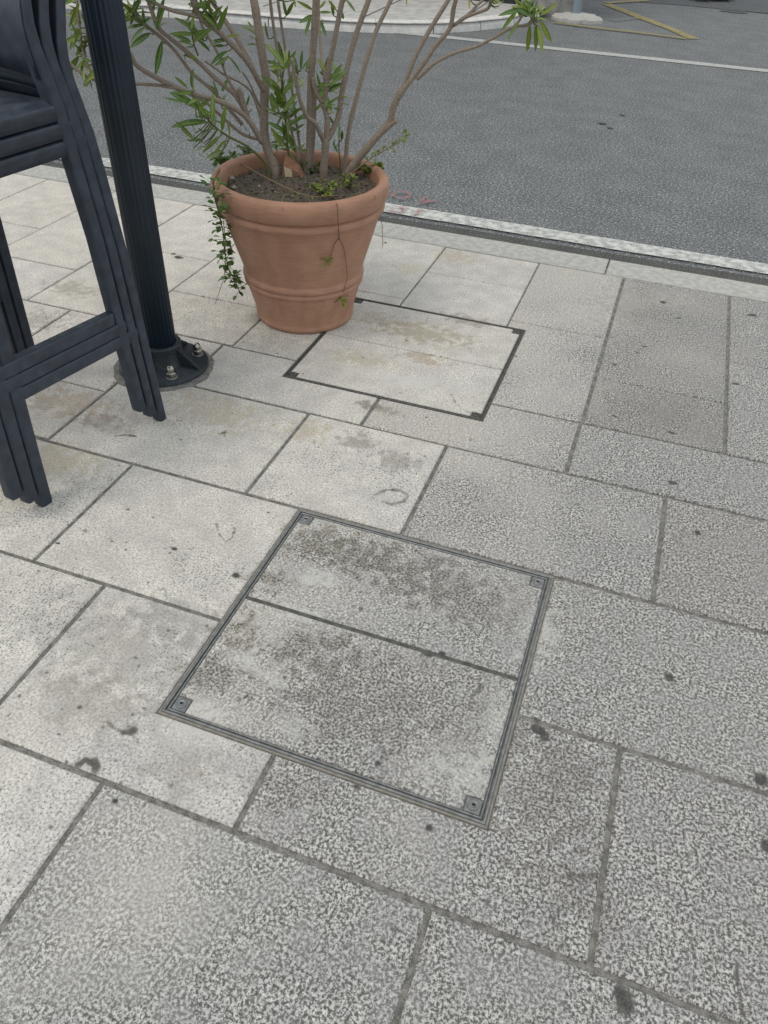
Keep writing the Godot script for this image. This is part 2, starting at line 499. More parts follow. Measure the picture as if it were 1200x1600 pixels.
func asphalt_texture(base: Color, sd: int) -> ImageTexture:
	var size := 1024
	var a := noise_bytes(size, size, 0.20, sd, 1, FastNoiseLite.TYPE_SIMPLEX, true)
	var b := noise_bytes(size, size, 0.006, sd + 1, 4, FastNoiseLite.TYPE_SIMPLEX, true)
	var c := noise_bytes(size, size, 0.10, sd + 2, 2, FastNoiseLite.TYPE_SIMPLEX, true)
	var out := PackedByteArray()
	out.resize(size * size * 3)
	for i in size * size:
		var s := (a[i] / 255.0 - 0.5) * 0.20 + (b[i] / 255.0 - 0.5) * 0.055 + (c[i] / 255.0 - 0.5) * 0.15
		if a[i] > 215 and c[i] > 120:
			s += 0.16          # bare pale chippings
		out[i * 3] = int(clampf(base.r + s, 0, 1) * 255.0)
		out[i * 3 + 1] = int(clampf(base.g + s, 0, 1) * 255.0)
		out[i * 3 + 2] = int(clampf(base.b + s * 0.96, 0, 1) * 255.0)
	return tex(Image.create_from_data(size, size, false, Image.FORMAT_RGB8, out))

func paint(c: Color, sd: int, worn: float, soft: float) -> StandardMaterial3D:
	# road paint worn through in spots
	var size := 512
	var a := noise_bytes(size, size, 0.24, sd, 2, FastNoiseLite.TYPE_SIMPLEX, true)
	var b := noise_bytes(size, size, 0.02, sd + 1, 3, FastNoiseLite.TYPE_SIMPLEX, true)
	var out := PackedByteArray()
	out.resize(size * size * 4)
	for i in size * size:
		var v := (a[i] * 0.75 + b[i] * 0.25) / 255.0
		var g := 0.88 + 0.12 * b[i] / 255.0
		out[i * 4] = int(c.r * g * 255)
		out[i * 4 + 1] = int(c.g * g * 255)
		out[i * 4 + 2] = int(c.b * g * 255)
		out[i * 4 + 3] = int(clampf((v - worn) / soft + 0.5, 0, 1) * 255)
	var m := StandardMaterial3D.new()
	m.albedo_texture = tex(Image.create_from_data(size, size, false, Image.FORMAT_RGBA8, out))
	m.transparency = BaseMaterial3D.TRANSPARENCY_ALPHA_SCISSOR
	m.alpha_scissor_threshold = 0.5
	m.roughness = 0.8
	return triplanar(m, 1.6)

func clay_texture() -> ImageTexture:
	# brushed plastic clay: fine level streaks round the pot
	var w := 1024
	var h := 512
	var a := noise_bytes(64, h, 0.13, 131, 3, FastNoiseLite.TYPE_SIMPLEX, true)
	var im := Image.create_from_data(64, h, false, Image.FORMAT_L8, a)
	im.resize(w, h, Image.INTERPOLATE_CUBIC)
	a = im.get_data()
	var b := noise_bytes(w, h, 0.008, 132, 4, FastNoiseLite.TYPE_SIMPLEX, true)
	var out := PackedByteArray()
	out.resize(w * h * 3)
	for i in w * h:
		var s := (a[i] / 255.0 - 0.5) * 0.055 + (b[i] / 255.0 - 0.5) * 0.06
		out[i * 3] = int((0.628 + s) * 255)
		out[i * 3 + 1] = int((0.474 + s * 0.95) * 255)
		out[i * 3 + 2] = int((0.384 + s * 0.9) * 255)
	return tex(Image.create_from_data(w, h, false, Image.FORMAT_RGB8, out))

func streak_texture() -> ImageTexture:
	var a := noise_bytes(64, 512, 0.16, 133, 3, FastNoiseLite.TYPE_SIMPLEX, true)
	var im := Image.create_from_data(64, 512, false, Image.FORMAT_L8, a)
	im.resize(1024, 512, Image.INTERPOLATE_CUBIC)
	return tex(im)

func leaf_texture(c: Color, sd: int) -> ImageTexture:
	var w := 64
	var h := 128
	var n := noise_bytes(w, h, 0.05, sd, 3)
	var im := Image.create(w, h, false, Image.FORMAT_RGB8)
	for j in h:
		for i in w:
			var x: float = abs((i + 0.5) / w * 2.0 - 1.0)
			var k := (n[j * w + i] / 255.0 - 0.5) * 0.10
			var vein := 0.03 * sin((j + x * 26.0) * 1.25)
			var p := Color(c.r + k + vein * 0.5, c.g + k + vein * 0.5, c.b + k * 0.5)
			if x < 0.10:
				p = p.lerp(Color(0.62, 0.66, 0.34), 0.75)
			elif x > 0.93:
				p = p.lerp(Color(0.50, 0.52, 0.24), 0.4)
			im.set_pixel(i, j, p)
	return tex(im)

# ---------------------------------------------------------------- paving
func gap_at(a: Vector2, b: Vector2) -> float:
	var mid := (a + b) / 2
	for q in [[-.524, -1.054, -.005, -.535], [-.776, -1.997, -.257, -1.503]]:      # against the frame of a cover
		if abs(a.x - b.x) < 0.003 and (abs(mid.x - q[0]) < 0.003 or abs(mid.x - q[2]) < 0.003) and mid.y > q[1] and mid.y < q[3]:
			return 0.003
		if abs(a.y - b.y) < 0.003 and (abs(mid.y - q[1]) < 0.002 or abs(mid.y - q[3]) < 0.003) and mid.x > q[0] and mid.x < q[2] and mid.y > -1.6 and abs(mid.y + 1.054) > 0.003:
			return 0.003
	if abs(a.y - b.y) < 0.003:      # a joint along a row
		if mid.y < -1.7:
			return 0.006 if mid.x < -0.9 else 0.0035
		for z in [-1.273, -1.061]:
			if abs(mid.y - z) < 0.003 and mid.x < -1.14:
				return 0.004
		return 0.0100
	if mid.y < -1.62:
		return 0.0105 if mid.x > -0.06 else 0.006
	return 0.0100

func slab(parent: Node3D, poly: Array, mat: Material, tint: float, called := "paving_slab", gaps := -1.0, thick := 0.04, top := 0.0) -> MeshInstance3D:
	# poly in paving units, counter-clockwise seen from above with z downwards; every edge drawn in by half its joint
	var n := poly.size()
	var area := 0.0
	for i in n:
		var p: Vector2 = poly[i]
		var q: Vector2 = poly[(i + 1) % n]
		area += p.x * q.y - q.x * p.y
	if area > 0:
		poly.reverse()
	# now runs so that the inside lies on the right-hand normal below
	var inner := []
	for i in n:
		var a: Vector2 = poly[(i + n - 1) % n]
		var b: Vector2 = poly[i]
		var c: Vector2 = poly[(i + 1) % n]
		var o := b * U
		for e in [[a, b], [b, c]]:
			var d: Vector2 = (e[1] - e[0]).normalized()
			var inward := Vector2(d.y, -d.x)
			var g: float = gap_at(e[0], e[1]) if gaps < 0 else gaps
			o += inward * g * 0.5
		inner.append(o)
	var lo := Vector2(1e9, 1e9)
	var hi := Vector2(-1e9, -1e9)
	for p in inner:
		lo = lo.min(p)
		hi = hi.max(p)
	var c2 := (lo + hi) / 2
	var bev := 0.0028
	var topr := []
	for i in n:
		var a: Vector2 = inner[(i + n - 1) % n]
		var b: Vector2 = inner[i]
		var c: Vector2 = inner[(i + 1) % n]
		var d1 := (b - a).normalized()
		var d2 := (c - b).normalized()
		topr.append(b + (Vector2(d1.y, -d1.x) + Vector2(d2.y, -d2.x)) * bev * rng.randf_range(0.8, 1.3))
	var lift := top + rng.randf_range(-0.0008, 0.0008)
	var turn := rng.randi_range(0, 3) * PI / 2 + rng.randf_range(-0.2, 0.2)
	var off := Vector2(rng.randf(), rng.randf())
	var hue := rng.randf_range(-0.006, 0.014)
	var st := begin(false)
	var put := func(p: Vector2, y: float):
		st.set_color(Color(tint * (1.0 + hue), tint, tint * (1.0 - hue * 1.4)))
		st.set_uv(Vector2((p.x - MAP_X) / MAP_W, (p.y - MAP_Z) / MAP_D))
		st.set_uv2(p.rotated(turn) / 0.56 + off)
		st.add_vertex(Vector3(p.x - c2.x, y, p.y - c2.y))
	var idx := Geometry2D.triangulate_polygon(PackedVector2Array(topr))
	for t in range(0, idx.size(), 3):
		var a: Vector2 = topr[idx[t]]
		var b: Vector2 = topr[idx[t + 1]]
		var c: Vector2 = topr[idx[t + 2]]
		if (b - a).cross(c - a) < 0:
			var s := b
			b = c
			c = s
		put.call(a, lift)
		put.call(b, lift)
		put.call(c, lift)
	for i in n:
		var k := (i + 1) % n
		var rows := [[topr, lift], [inner, lift - bev], [inner, lift - thick]]
		for r in 2:
			var A: Vector2 = rows[r][0][i]
			var B: Vector2 = rows[r][0][k]
			var C: Vector2 = rows[r + 1][0][k]
			var D: Vector2 = rows[r + 1][0][i]
			for v in [[A, r], [C, r + 1], [B, r], [A, r], [D, r + 1], [C, r + 1]]:
				put.call(v[0], rows[v[1]][1])
	st.generate_normals()
	var o := part(called, st.commit(), mat, parent)
	o.position = Vector3(c2.x, 0, c2.y) - parent.position
	return o

func rect(x0: float, z0: float, x1: float, z1: float) -> Array:
	return [Vector2(x0, z0), Vector2(x1, z0), Vector2(x1, z1), Vector2(x0, z1)]

func build_pavement() -> void:
	var pv := setting("pavement")
	var bed := begin(false)
	quad(bed, Vector3(-9, -0.0045, 1.2), Vector3(4.5, -0.0045, 1.2), Vector3(4.5, -0.0045, -2.55 * U), Vector3(-9, -0.0045, -2.55 * U))
	part("mortar_bed", finish(bed), M.mortar, pv)
	var P: Material = M.stone_pitted
	var S: Material = M.stone_pale
	# rows from the street towards the viewer
	for s in [
		[rect(-.035, -2.485, .289, -1.815), P, .86], [rect(-.035, -1.815, .289, -1.587), P, .82],
		[rect(.289, -2.485, .612, -2.042), P, .95], [rect(.289, -2.042, .612, -1.587), P, 1.02],
		[rect(-.311, -2.485, -.035, -2.042), P, 1.0],
		[[Vector2(-.311, -2.042), Vector2(-.035, -2.042), Vector2(-.035, -1.587), Vector2(-.257, -1.587), Vector2(-.257, -1.997), Vector2(-.311, -1.997)], P, 1.04],
		[rect(-.634, -2.485, -.311, -2.264), S, .94], [rect(-.634, -2.264, -.311, -1.997), S, .97],
		[rect(-.965, -2.485, -.634, -2.046), S, 1.01],
		[[Vector2(-.965, -2.046), Vector2(-.634, -2.046), Vector2(-.634, -1.997), Vector2(-.776, -1.997), Vector2(-.776, -1.588), Vector2(-.965, -1.588)], S, .97],
		[rect(-1.290, -2.485, -.965, -1.820), S, 1.0], [rect(-1.290, -1.820, -.965, -1.592), S, .99],
		[rect(-1.603, -2.485, -1.290, -2.055), S, 1.02], [rect(-1.628, -2.055, -1.290, -1.597), S, .99],
		[rect(-1.942, -2.485, -1.603, -2.275), S, .98],
		[[Vector2(-1.942, -2.275), Vector2(-1.603, -2.275), Vector2(-1.603, -2.055), Vector2(-1.628, -2.055), Vector2(-1.628, -1.826), Vector2(-1.942, -1.826)], S, 1.0],
		[rect(-2.252, -2.485, -1.942, -2.056), S, .98], [rect(-2.252, -2.056, -1.942, -1.826), S, .96],
		[rect(-1.942, -1.826, -1.628, -1.597), S, .97], [rect(-2.252, -1.826, -1.942, -1.597), S, 1.0],
		[rect(-2.57, -2.485, -2.252, -2.2), S, 1.0], [rect(-2.57, -2.2, -2.252, -1.597), S, .98],
		[rect(-1.476, -1.597, -1.133, -1.273), S, .98], [rect(-1.133, -1.590, -.990, -1.376), S, .98], [rect(-1.80, -1.597, -1.476, -1.273), S, .97], [rect(-2.2, -1.597, -1.80, -1.273), S, 1.0],
		[[Vector2(-.990, -1.588), Vector2(-.776, -1.588), Vector2(-.776, -1.503), Vector2(-.516, -1.503), Vector2(-.516, -1.376), Vector2(-.990, -1.376)], S, 1.03],
		[[Vector2(-.516, -1.503), Vector2(-.257, -1.503), Vector2(-.257, -1.587), Vector2(-.038, -1.587), Vector2(-.038, -1.376), Vector2(-.516, -1.376)], P, 1.02],
		[rect(-.038, -1.587, .62, -1.376), P, .99],
		[[Vector2(-1.133, -1.376), Vector2(-.645, -1.376), Vector2(-.645, -1.054), Vector2(-1.133, -1.054)], S, .99],
		[rect(-.645, -1.376, -.307, -1.054), S, 1.01], [rect(-.307, -1.376, .173, -1.054), P, 1.03], [rect(.173, -1.376, .55, -1.054), P, .94],
		[rect(-1.45, -1.273, -1.133, -1.061), S, .96], [rect(-1.80, -1.273, -1.45, -1.061), S, .98],
		[rect(-1.25, -1.054, -.912, -.734), S, 1.01], [rect(-1.6, -1.054, -1.25, -.734), S, 1.0], [rect(-.912, -1.054, -.524, -.734), S, 1.05],
		[rect(-.005, -1.054, .50, -.731), P, 1.0],
		[rect(-1.08, -.734, -.755, -.411), S, 1.03],
		[[Vector2(-.755, -.734), Vector2(-.524, -.734), Vector2(-.524, -.535), Vector2(-.326, -.535), Vector2(-.326, -.411), Vector2(-.755, -.411)], S, .96],
		[[Vector2(-.326, -.535), Vector2(-.005, -.535), Vector2(-.005, -.731), Vector2(.152, -.731), Vector2(.152, -.411), Vector2(-.326, -.411)], P, 1.02],
		[rect(.152, -.731, .50, -.411), P, .96],
		[rect(-.85, -.411, -.531, -.09), S, 1.02], [rect(-.531, -.411, -.0485, -.09), P, 1.0], [rect(-.0485, -.411, .42, -.09), P, 1.02], [rect(.42, -.411, .80, -.09), P, .98],
		[rect(.612, -2.485, 1.0, -2.0), P, 1.0], [rect(.612, -2.0, 1.0, -1.587), P, .97], [rect(.62, -1.587, 1.05, -1.376), P, 1.0], [rect(.55, -1.376, 1.0, -1.054), P, .98], [rect(.50, -1.054, .95, -.731), P, 1.0], [rect(.50, -.731, .95, -.411), P, 1.0],
		[rect(-1.55, -.734, -1.08, -.411), S, 1.0], [rect(-1.25, -.411, -.85, -.09), S, .98], [rect(-.75, -.09, -.30, .23), S, 1.0], [rect(-.30, -.09, .15, .23), P, .97], [rect(.15, -.09, .6, .23), P, 1.0], [rect(-1.2, -.09, -.75, .23), S, 1.0],
		[rect(-2.9, -2.485, -2.57, -1.9), S, 1.0], [rect(-2.9, -1.9, -2.57, -1.597), S, .97], [rect(-2.62, -1.597, -2.2, -1.061), S, 1.0], [rect(-2.2, -1.273, -1.80, -1.061), S, .99], [rect(-2.0, -1.061, -1.6, -.734), S, .97], [rect(-2.4, -1.061, -2.0, -.734), S, 1.0], [rect(-2.0, -.734, -1.55, -.411), S, 1.0]]:
		slab(pv, s[0], s[1], s[2])
	# the kerb along the street
	var kb := setting("kerb")
	var xs := [-4.4, -3.2, -2.05, -1.2, -.097, .93, 1.9]
	for i in xs.size() - 1:
		slab(kb, rect(xs[i], -2.618, xs[i + 1], -2.487), M.kerb, 1.0, "kerb_stone", 0.006, 0.3, 0.001)

# ---------------------------------------------------------------- road
func sheet(poly: Array, y: float) -> ArrayMesh:
	# poly in metres, flat and facing up
	var st := begin(false)
	var idx := Geometry2D.triangulate_polygon(PackedVector2Array(poly))
	for t in range(0, idx.size(), 3):
		var a: Vector2 = poly[idx[t]]
		var b: Vector2 = poly[idx[t + 1]]
		var c: Vector2 = poly[idx[t + 2]]
		if (b - a).cross(c - a) < 0:
			var s := b
			b = c
			c = s
		for p in [a, b, c]:
			st.add_vertex(Vector3(p.x, y, p.y))
	return finish(st)

func ribbon(pts: Array, w: float, y: float, wobble := 0.0) -> ArrayMesh:
	var st := begin(false)
	var L := []
	for i in pts.size():
		var t: Vector2 = (pts[min(i + 1, pts.size() - 1)] - pts[max(i - 1, 0)]).normalized()
		var n := Vector2(-t.y, t.x) * (w / 2 + rng.randf_range(-wobble, wobble))
		L.append([pts[i] + n, pts[i] - n])
	for i in L.size() - 1:
		var a: Vector2 = L[i][0]
		var b: Vector2 = L[i][1]
		var c: Vector2 = L[i + 1][1]
		var d: Vector2 = L[i + 1][0]
		for p in [a, c, b, a, d, c]:
			st.add_vertex(Vector3(p.x, y, p.y))
	return finish(st)

func road_px(px: float, py: float) -> Vector2:
	var p := on_level(px, py, ROAD_Y)
	return Vector2(p.x, p.z)

func build_road() -> void:
	var rd := setting("road")
	part("asphalt", sheet([Vector2(-140, -3.1), Vector2(140, -3.1), Vector2(140, -220), Vector2(-140, -220)], ROAD_Y), M.asphalt, rd)
	part("shaded_gutter_strip", ribbon(line_pts(Vector2(-6, -3.28), Vector2(3.5, -3.28), 60), 0.20, ROAD_Y + 0.004, 0.006), M.shaded_gutter, rd)  # gutter strip, coloured darker for the shade along the kerb
	part("edge_line", ribbon(line_pts(Vector2(-7, -3.485), Vector2(4.5, -3.485), 90), 0.118, ROAD_Y + 0.008, 0.003), M.white_paint, rd)
	part("lane_line", ribbon(line_pts(Vector2(-2.95, -8.06), Vector2(9, -7.98), 60), 0.14, ROAD_Y + 0.004, 0.004), M.far_paint, rd)
	part("parking_line", ribbon([road_px(947, 7), road_px(1000, 28), road_px(1050, 47), road_px(1084, 62)], 0.115, ROAD_Y + 0.008, 0.008), M.yellow_paint, rd)
	part("parking_line", ribbon([road_px(947, 6), road_px(975, 4), road_px(1012, 2)], 0.10, ROAD_Y + 0.012, 0.008), M.yellow_paint, rd)
	part("parking_line", ribbon([road_px(866, 37), road_px(930, 45), road_px(1000, 53), road_px(1072, 62)], 0.10, ROAD_Y + 0.012, 0.01), M.thin_yellow, rd)
	part("parking_line", ribbon([road_px(955, 33), road_px(985, 30), road_px(1010, 28)], 0.12, ROAD_Y + 0.006, 0.01), M.grey_paint, rd)
	part("darker_patch", sheet([road_px(1000, 4), road_px(1060, 8), road_px(1200, 22), Vector2(30, -11.6), Vector2(30, -60), Vector2(-0.8, -60)], ROAD_Y + 0.004), M.asphalt_dark, rd)  # darker asphalt beyond the parking lines
	for s in [[1145, 19, .20], [1182, 19, .18], [972, 181, .032], [940, 194, .042], [953, 201, .03], [896, 201, .014], [1077, 208, .012]]:
		var c := road_px(s[0], s[1])
		var ring := []
		for k in 14:
			var r: float = s[2] * rng.randf_range(0.55, 1.0)
			ring.append(c + Vector2(cos(TAU * k / 14), sin(TAU * k / 14) * 0.5) * r)
		part("tar_spot", sheet(ring, ROAD_Y + 0.006), M.tar if s[2] < 0.06 else M.asphalt_dark, rd)
	# pink surveyor's spray marks: a ring and a tick on the road, a ring and a dash over the edge line
	var o1 := []
	for k in 25:
		var a := TAU * k / 24.0 + 2.3
		o1.append(road_px(627 + cos(a) * 13.5, 308.5 + sin(a) * 5.2))
	part("spray_mark", ribbon(o1, 0.018, ROAD_Y + 0.013, 0.006), M.pink_paint, rd)
	part("spray_mark", ribbon([road_px(664, 311), road_px(658, 319), road_px(652, 322), road_px(662, 320), road_px(678, 316)], 0.024, ROAD_Y + 0.013, 0.008), M.pink_paint, rd)
	part("spray_mark", ribbon([road_px(611, 335), road_px(614, 329), road_px(626, 328), road_px(631, 332), road_px(628, 337), road_px(612, 337.5)], 0.018, ROAD_Y + 0.016, 0.006), M.pink_paint, rd)
	part("spray_mark", ribbon([road_px(658, 331), road_px(653, 336), road_px(648, 341)], 0.022, ROAD_Y + 0.016, 0.006), M.pink_paint, rd)
	# far pavement with its rounded kerb
	var fp := setting("far_pavement")
	var edge := []
	for e in [[-9.0, -5.55], [-6.5, -5.75], [-5.0, -5.87], [-3.97, -5.955], [-3.4, -6.0], [-2.9, -6.06], [-2.45, -6.16], [-2.1, -6.31], [-1.85, -6.48], [-1.66, -6.70], [-1.50, -6.96], [-1.38, -7.25], [-1.30, -7.6]]:
		edge.append(Vector2(e[0], e[1]) * RS)
	var top := ROAD_Y + 0.085
	var walk := edge.duplicate()
	walk.append(Vector2(-1.28 * RS, -13))
	walk.append(Vector2(-11.5, -13))
	part("concrete_surface", sheet(walk, top - 0.004), M.concrete, fp)
	for pr in [[Vector2(556, 23), Vector2(628, 40)], [Vector2(655, 37), Vector2(690, 14)], [Vector2(604, 22), Vector2(630, 7)]]:
		pass
	for x in [-6.4, -5.3, -4.2, -3.1, -2.2]:
		part("joint", ribbon([Vector2(x, -6.45 * RS), Vector2(x - 0.25, -12.5)], 0.012, top), M.dull_metal, fp)
	# kerb stones along the edge
	var fk := setting("far_kerb")
	var along := []
	for i in edge.size() - 1:
		for k in 6:
			along.append(edge[i].lerp(edge[i + 1], k / 6.0))
	along.append(edge[-1])
	var run := [along[0]]
	var length := 0.0
	for i in range(1, along.size()):
		run.append(along[i])
		length += along[i].distance_to(along[i - 1])
		var bend: bool = along[i].x > -2.9
		if length > (0.5 if bend else 0.98) or i == along.size() - 1:
			part("kerb_stone", kerb_piece(run, top), M.white_kerb, fk)
			run = [along[i] + (along[i] - along[i - 1]).normalized() * 0.012]
			length = 0.0

func line_pts(a: Vector2, b: Vector2, n: int) -> Array:
	var out := []
	for i in n + 1:
		out.append(a.lerp(b, float(i) / n))
	return out

func kerb_piece(run: Array, top: float) -> ArrayMesh:
	var st := begin(false)
	var rings := []
	for i in run.size():
		var t: Vector2 = (run[min(i + 1, run.size() - 1)] - run[max(i - 1, 0)]).normalized()
		var n := Vector2(t.y, -t.x)
		var prof := [[0.0, -0.12], [0.008, top - 0.045], [0.022, top - 0.022], [0.045, top - 0.006], [0.07, top], [0.17, top + 0.002], [0.17, -0.12]]
		var ring := []
		for q in prof:
			var p: Vector2 = run[i] + n * q[0]
			ring.append(Vector3(p.x, q[1], p.y))
		rings.append(ring)
	loft(st, rings)
	return finish(st)

# ---------------------------------------------------------------- access covers
func box_mesh(w: float, h: float, d: float, bevel := 0.0015) -> ArrayMesh:
	var st := begin(false)
	loft(st, [rounded_ring(0, 0, 0, w, d, bevel, 2), rounded_ring(0, h - bevel, 0, w, d, bevel, 2), rounded_ring(0, h, 0, w - 2 * bevel, d - 2 * bevel, bevel, 2)])
	return finish(st)

func frame_bars(parent: Node3D, called: String, x0: float, z0: float, x1: float, z1: float, w: float, h: float, top: float, mat: Material) -> void:
	# four bars round a rectangle (outer size), mitred by butting
	for s in [[(x0 + x1) / 2, z0 + w / 2, x1 - x0, w], [(x0 + x1) / 2, z1 - w / 2, x1 - x0, w], [x0 + w / 2, (z0 + z1) / 2, w, z1 - z0 - 2 * w], [x1 - w / 2, (z0 + z1) / 2, w, z1 - z0 - 2 * w]]:
		var o := part(called, box_mesh(s[2], h, s[3], 0.0012), mat, parent)
		o.position = Vector3(s[0], top - h, s[1]) - Vector3(parent.position.x, 0, parent.position.z)

func access_cover(label: String, x0: float, z0: float, x1: float, z1: float, seam: float, joint: float, big: bool, lids: Array) -> void:
	var c := Vector3((x0 + x1) / 2, 0, (z0 + z1) / 2) * U
	var t := thing("access_cover", label, "manhole cover", c, 0.0)
	var a := Vector2(x0, z0) * U
	var b := Vector2(x1, z1) * U
	var rim: Material = M.galvanised if big else M.dull_metal
	var e := 0.0
	if big:
		frame_bars(t, "mortar_border", a.x + .0005, a.y + .0005, b.x - .0005, b.y - .0005, 0.0055, 0.03, -0.0015, M.pale_mortar)
		e = 0.0060
	frame_bars(t, "frame_bar", a.x + e, a.y + e, b.x - e, b.y - e, 0.0045, 0.04, 0.001, rim)
	e += 0.0045
	# dark bars stand in for the frame gap's shade, then the tray's own edge
	frame_bars(t, "gap_shade", a.x + e, a.y + e, b.x - e, b.y - e, 0.0028, 0.03, -0.006, M.slot)
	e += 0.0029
	frame_bars(t, "tray_edge", a.x + e, a.y + e, b.x - e, b.y - e, 0.0038, 0.035, 0.0, rim if big else M.dull_metal)
	e += 0.0040
	var k := 0.031 if big else 0.028
	var A := (a + Vector2(e, e)) / U
	var B := (b - Vector2(e, e)) / U
	var q := k / U
	# two stone inlays, notched at the corners
	var j := joint / 2 / U
	slab(t, [Vector2(A.x + q, A.y), Vector2(B.x - q, A.y), Vector2(B.x - q, A.y + q), Vector2(B.x, A.y + q), Vector2(B.x, seam - j), Vector2(A.x, seam - j), Vector2(A.x, A.y + q), Vector2(A.x + q, A.y + q)], lids[0], lids[1], "stone_inlay", 0.0015)
	slab(t, [Vector2(A.x, seam + j), Vector2(B.x, seam + j), Vector2(B.x, B.y - q), Vector2(B.x - q, B.y - q), Vector2(B.x - q, B.y), Vector2(A.x + q, B.y), Vector2(A.x + q, B.y - q), Vector2(A.x, B.y - q)], lids[2], lids[3], "stone_inlay", 0.0015)
	if joint > 0.004:
		var m := part("seam_filler", box_mesh((B.x - A.x) * U - 0.002, 0.02, joint + 0.002, 0.0005), M.dull_metal, t)
		m.position = Vector3(0, -0.0225, seam * U - c.z)
	for s in [[A.x, A.y, 1, 1], [B.x, A.y, -1, 1], [A.x, B.y, 1, -1], [B.x, B.y, -1, -1]]:
		var o := part("corner_plate", box_mesh(k - 0.003, 0.02, k - 0.003, 0.0012), M.galvanised if big else M.dull_metal, t)
		o.position = Vector3(s[0] * U + s[2] * k / 2, -0.0212, s[1] * U + s[3] * k / 2) - Vector3(c.x, 0, c.z)
		var st := begin(true)
		lathe(st, [Vector2(0.0098, 0), Vector2(0.0098, 0.0012), Vector2(0.0085, 0.0026), Vector2(0.0062, 0.0026), Vector2(0.0055, 0.0008), Vector2(0.0035, 0.0008), Vector2(0.0032, 0.0020), Vector2(0.0, 0.0020)], 20)
		part("screw", finish(st), M.galvanised if big else M.dull_metal, o).position = Vector3(0, 0.0200, 0)
		var sk := begin(true)
		lathe(sk, [Vector2(0.0028, 0.0), Vector2(0.0028, 0.0005), Vector2(0, 0.0005)], 6)
		part("socket", finish(sk), M.slot, o).position = Vector3(0, 0.0222, 0)

# ---------------------------------------------------------------- awning post
func build_post() -> void:
	var t := thing("awning_post", "dark blue fluted metal post bolted to the paving behind the stools", "post", Vector3(-1.304, 0, -1.743))
	# cast mortar collar
	var ring := begin(true)
	var n := 60
	for k in n:
		var pts := []
		for e in [k, (k + 1) % n]:
			var a: float = TAU * e / n
			var w := 0.150 + 0.004 * sin(a * 3.0 + 1.0) + 0.003 * sin(a * 7.0) + 0.002 * sin(a * 17.0)
			pts.append([Vector3(cos(a) * 0.115, 0.005, sin(a) * 0.115), Vector3(cos(a) * 0.136, 0.0055, sin(a) * 0.136), Vector3(cos(a) * w, 0.0035, sin(a) * w), Vector3(cos(a) * (w + 0.003), -0.004, sin(a) * (w + 0.003))])
		for i in 3:
			quad(ring, pts[0][i], pts[1][i], pts[1][i + 1], pts[0][i + 1])
	part("mortar_collar", finish(ring), M.mortar, t)
	# base flange: plate, socket and four ribs
	var fl := begin(true)
	lathe(fl, [Vector2(0.134, 0.001), Vector2(0.134, 0.014), Vector2(0.130, 0.019), Vector2(0.070, 0.024), Vector2(0.063, 0.032), Vector2(0.060, 0.060), Vector2(0.0595, 0.078), Vector2(0.061, 0.083), Vector2(0.058, 0.087), Vector2(0.046, 0.087)], 64)
	var f := part("base_flange", finish(fl), M.flange, t)
	for k in 4:
		var a := TAU * k / 4 + 0.02
		var d := Vector3(cos(a), 0, sin(a))
		var s := Vector3(-d.z, 0, d.x) * 0.006
		var st := begin(false)
		var p := [d * 0.052 + Vector3.UP * 0.015, d * 0.127 + Vector3.UP * 0.015, d * 0.126 + Vector3.UP * 0.023, d * 0.062 + Vector3.UP * 0.072, d * 0.052 + Vector3.UP * 0.072]
		var r0 := []
		var r1 := []
		for q in p:
			r0.append(q - s)
			r1.append(q + s)
		loft(st, [r1, r0])
		part("rib", finish(st), M.flange, f)
	for k in 4:
		var a := TAU * k / 4 + PI / 4
		var at := Vector3(cos(a), 0, sin(a)) * 0.106
		var w := begin(true)
		lathe(w, [Vector2(0.0175, 0.0), Vector2(0.0175, 0.0025), Vector2(0.016, 0.003), Vector2(0, 0.003)], 24)
		var wash := part("washer", finish(w), M.galvanised, t)
		wash.position = at + Vector3.UP * 0.0205
		var b := begin(false)
		lathe(b, [Vector2(0.0125, 0.0), Vector2(0.0125, 0.010), Vector2(0.0108, 0.012), Vector2(0.0, 0.012)], 6)
		var nut := part("nut", finish(b), M.chrome, t)
		nut.position = at + Vector3.UP * 0.0236
		nut.rotation.y = k * 0.4
		nut.scale = Vector3.ONE * 1.25
		var dome := begin(true)
		lathe(dome, [Vector2(0.0095, 0.0), Vector2(0.0098, 0.006), Vector2(0.009, 0.011), Vector2(0.0065, 0.015), Vector2(0.003, 0.0168), Vector2(0.0, 0.017)], 18)
		part("dome", finish(dome), M.chrome, nut).position = Vector3(0, 0.012, 0)
	# fluted shaft
	var sh := begin(true)
	var flutes := 24
	var rings := []
	for y in [0.084, 1.0, 2.0, 2.75]:
		var r := []
		for k in flutes * 5:
			var a := -TAU * k / (flutes * 5)
			var g := 0.0015 if k % 5 >= 1 and k % 5 <= 3 else 0.0
			if k % 5 == 2:
				g = 0.0019
			r.append(Vector3(cos(a) * (0.0468 - g), y, sin(a) * (0.0468 - g)))
		rings.append(r)
	loft(sh, rings)
	part("shaft", finish(sh), M.post, t)

# ---------------------------------------------------------------- bar stools
const HALF := 0.255

func stool_x(y: float) -> float:
	return HALF - 0.05 * y

func upright_front(y: float) -> float:
	var k := [[0.745, -0.168], [0.80, -0.158], [0.845, -0.151], [0.885, -0.151], [0.92, -0.1575], [0.98, -0.1775], [1.05, -0.2045], [1.10, -0.2245], [1.2, -0.264]]
	for i in k.size() - 1:
		if y <= k[i + 1][0]:
			return lerpf(k[i][1], k[i + 1][1], (y - k[i][0]) / (k[i + 1][0] - k[i][0]))
	return -0.264

